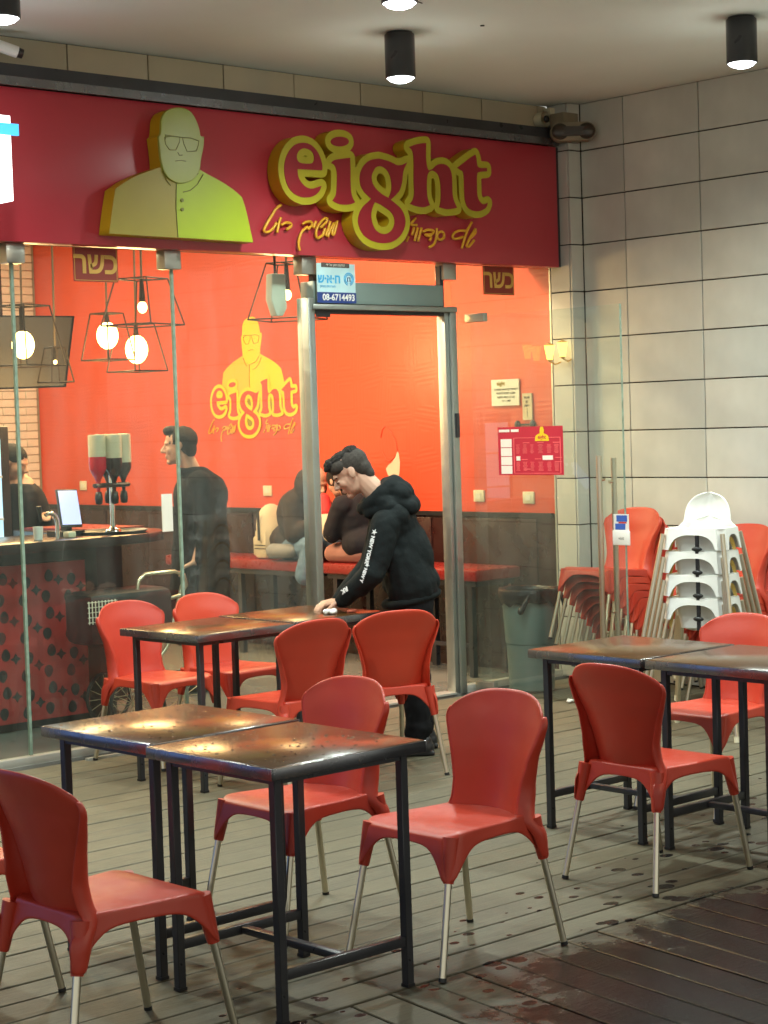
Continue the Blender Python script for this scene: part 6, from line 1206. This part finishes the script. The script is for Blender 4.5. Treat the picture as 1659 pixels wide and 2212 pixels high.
# ---- two people on the bench
s1 = thing('person', 'person in a dark hooded jacket and jeans sitting on the bench with a cream backpack', 'person', (8.97, 10.75, .722))
C_ = Vector((8.93, 10.50, 1.29)); f_ = (0, -.93, -.35)
mb = MB(); P, R_ = head_mb(mb, C_, f_, (0, -.3, .95), 1.0, neck=(8.97, 10.66, 1.18))
mb.caps((8.97, 10.68, 1.12), (8.97, 10.84, .84), .12, .13); hand(mb, (8.86, 10.42, 1.02), (8.86, 10.37, 1.04), 1, .5); mb.caps((8.83, 10.66, 1.12), (8.80, 10.60, .90), .045, .04); mb.caps((8.80, 10.60, .90), (8.86, 10.42, 1.02), .038, .028)
mb.caps((8.92, 10.84, .82), (8.86, 10.48, .84), .08, .06); mb.caps((8.86, 10.48, .84), (8.82, 10.42, .48), .055, .04); mb.caps((9.04, 10.84, .82), (9.08, 10.48, .84), .08, .06)
blob('body', mb, M['skin'], .007, 3, s1)
mb = MB(); mb.ell((8.97, 10.72, 1.02), (.19, .16, .23), Matrix.Rotation(RAD(-20), 3, 'X'), 18, 12); mb.ell((8.97, 10.82, .86), (.18, .17, .14)); mb.caps((8.84, 10.66, 1.14), (8.80, 10.60, .92), .085, .07); mb.caps((8.80, 10.60, .92), (8.85, 10.44, 1.01), .066, .048); mb.caps((9.10, 10.66, 1.14), (9.14, 10.56, .94), .085, .07)
mb.ell((8.94, 10.56, 1.27), (.115, .135, .135)); mb.ell((8.96, 10.66, 1.18), (.12, .11, .10))
blob('hooded_jacket', mb, M['brownhood'], .011, 4, s1, noise=10, disp=.010)
mb = MB(); mb.caps((8.92, 10.84, .82), (8.85, 10.46, .83), .105, .088); mb.caps((8.85, 10.46, .83), (8.80, 10.50, .62), .08, .07); mb.caps((9.03, 10.84, .82), (9.06, 10.48, .83), .105, .088)
blob('jeans', mb, M['jean'], .010, 3, s1, noise=15, disp=.006)
mb = MB(); mb.caps((8.80, 10.84, .79), (8.78, 10.62, .80), .060, .05); blob('grey_sock_leg', mb, M['greycl'], .010, 2, s1)
bp = thing('backpack', 'cream backpack worn by the person sitting on the bench', 'backpack', (8.96, 11.03, .723))
part('bag', MB().ell((0, 0, .21), (.15, .085, .20), Matrix.Rotation(RAD(-10), 3, 'X'), 18, 12).box(-.13, .13, -.06, .07, .005, .22), M['cream_cl'], bp, bevel=.02)
part('front_pocket', MB().box(-.115, .115, .06, .115, .02, .17), M['cream_cl'], bp, bevel=.02)
part('zip', MB().box(-.155, -.148, -.02, .0, .14, .35).box(-.1325, -.130, -.06, .07, .10, .107).box(-.1325, -.130, -.06, .07, .075, .082), M['black'], bp)
s2 = thing('person', 'person in a navy, white and red jacket sitting on the bench behind the boy', 'person', (8.97, 10.12, .722))
C_ = Vector((8.96, 10.27, 1.30)); mb = MB(); P, R_ = head_mb(mb, C_, (0, .93, -.4), (0, .3, .95), .98, neck=(8.98, 10.12, 1.17))
mb.caps((8.98, 10.10, 1.10), (8.99, 10.02, .86), .085, .09); mb.caps((8.85, 10.12, 1.11), (8.82, 10.20, .92), .045, .04); mb.caps((8.82, 10.20, .92), (8.85, 10.31, 1.12), .038, .028); hand(mb, (8.85, 10.31, 1.12), (8.86, 10.33, 1.17), 1, .4, up=(0, -1, 0))
mb.caps((8.93, 10.0, .82), (8.90, 10.26, .80), .08, .06); mb.caps((9.05, 10.0, .82), (9.08, 10.26, .82), .08, .06)
blob('body', mb, M['skin'], .007, 3, s2)
mb = MB(); mb.ell(P(-.015, 0, .03), (.105, .085, .095), R_, 18, 12); mb.caps(P(-.06, 0, -.02), P(-.06, 0, -.12), .065, .05); blob('hair', mb, M['hair'], .007, 2, s2)
mb = MB(); mb.ell((8.98, 10.10, 1.02), (.17, .14, .21)); mb.ell((8.98, 10.03, .86), (.18, .16, .13)); mb.caps((8.85, 10.11, 1.12), (8.82, 10.20, .93), .085, .07)
blob('navy_jacket', mb, M['navycl'], .011, 4, s2, noise=10, disp=.008)
mb = MB(); mb.caps((8.815, 10.20, .93), (8.835, 10.285, 1.05), .066, .055); blob('white_forearm', mb, M['cream_cl'], .008, 3, s2)
mb = MB(); mb.caps((8.838, 10.285, 1.08), (8.85, 10.32, 1.17), .055, .050); blob('red_cuff', mb, M['redcl'], .008, 3, s2)
mb = MB(); mb.caps((8.93, 10.0, .80), (8.88, 10.26, .785), .095, .07); mb.caps((9.05, 10.0, .80), (9.07, 10.26, .79), .095, .075); blob('pink_trousers', mb, M['pinkcl'], .010, 3, s2)
# ---- worker behind the counter
wk = thing('person', 'worker in navy clothes behind the counter at the far left, partly hidden', 'person', (6.72, 10.98, .004))
C_ = Vector((6.70, 10.95, 1.52)); mb = MB(); P, R_ = head_mb(mb, C_, (.5, -.8, -.3), (0, 0, 1), 1.0, neck=(6.74, 10.98, 1.36))
mb.caps((6.75, 10.98, 1.33), (6.76, 11.0, .9), .12, .13); mb.caps((6.76, 11.0, .9), (6.76, 11.0, .08), .10, .06)
mb.caps((6.84, 10.95, 1.28), (6.90, 10.9, 1.08), .05, .04); mb.caps((6.90, 10.9, 1.08), (6.80, 10.75, 1.16), .04, .03); hand(mb, (6.80, 10.75, 1.16), (6.77, 10.70, 1.17), 1, .5)
blob('body', mb, M['skin'], .008, 3, wk)
mb = MB(); mb.ell(P(-.02, 0, .04), (.105, .085, .085), R_); blob('hair', mb, M['hair'], .008, 2, wk)
mb = MB(); mb.caps((6.75, 10.98, 1.26), (6.76, 11.0, .70), .165, .17); mb.caps((6.84, 10.95, 1.28), (6.90, 10.9, 1.08), .085, .065); mb.caps((6.90, 10.9, 1.08), (6.83, 10.79, 1.14), .062, .05)
blob('work_shirt', mb, M['navycl'], .012, 4, wk, disp=.008)
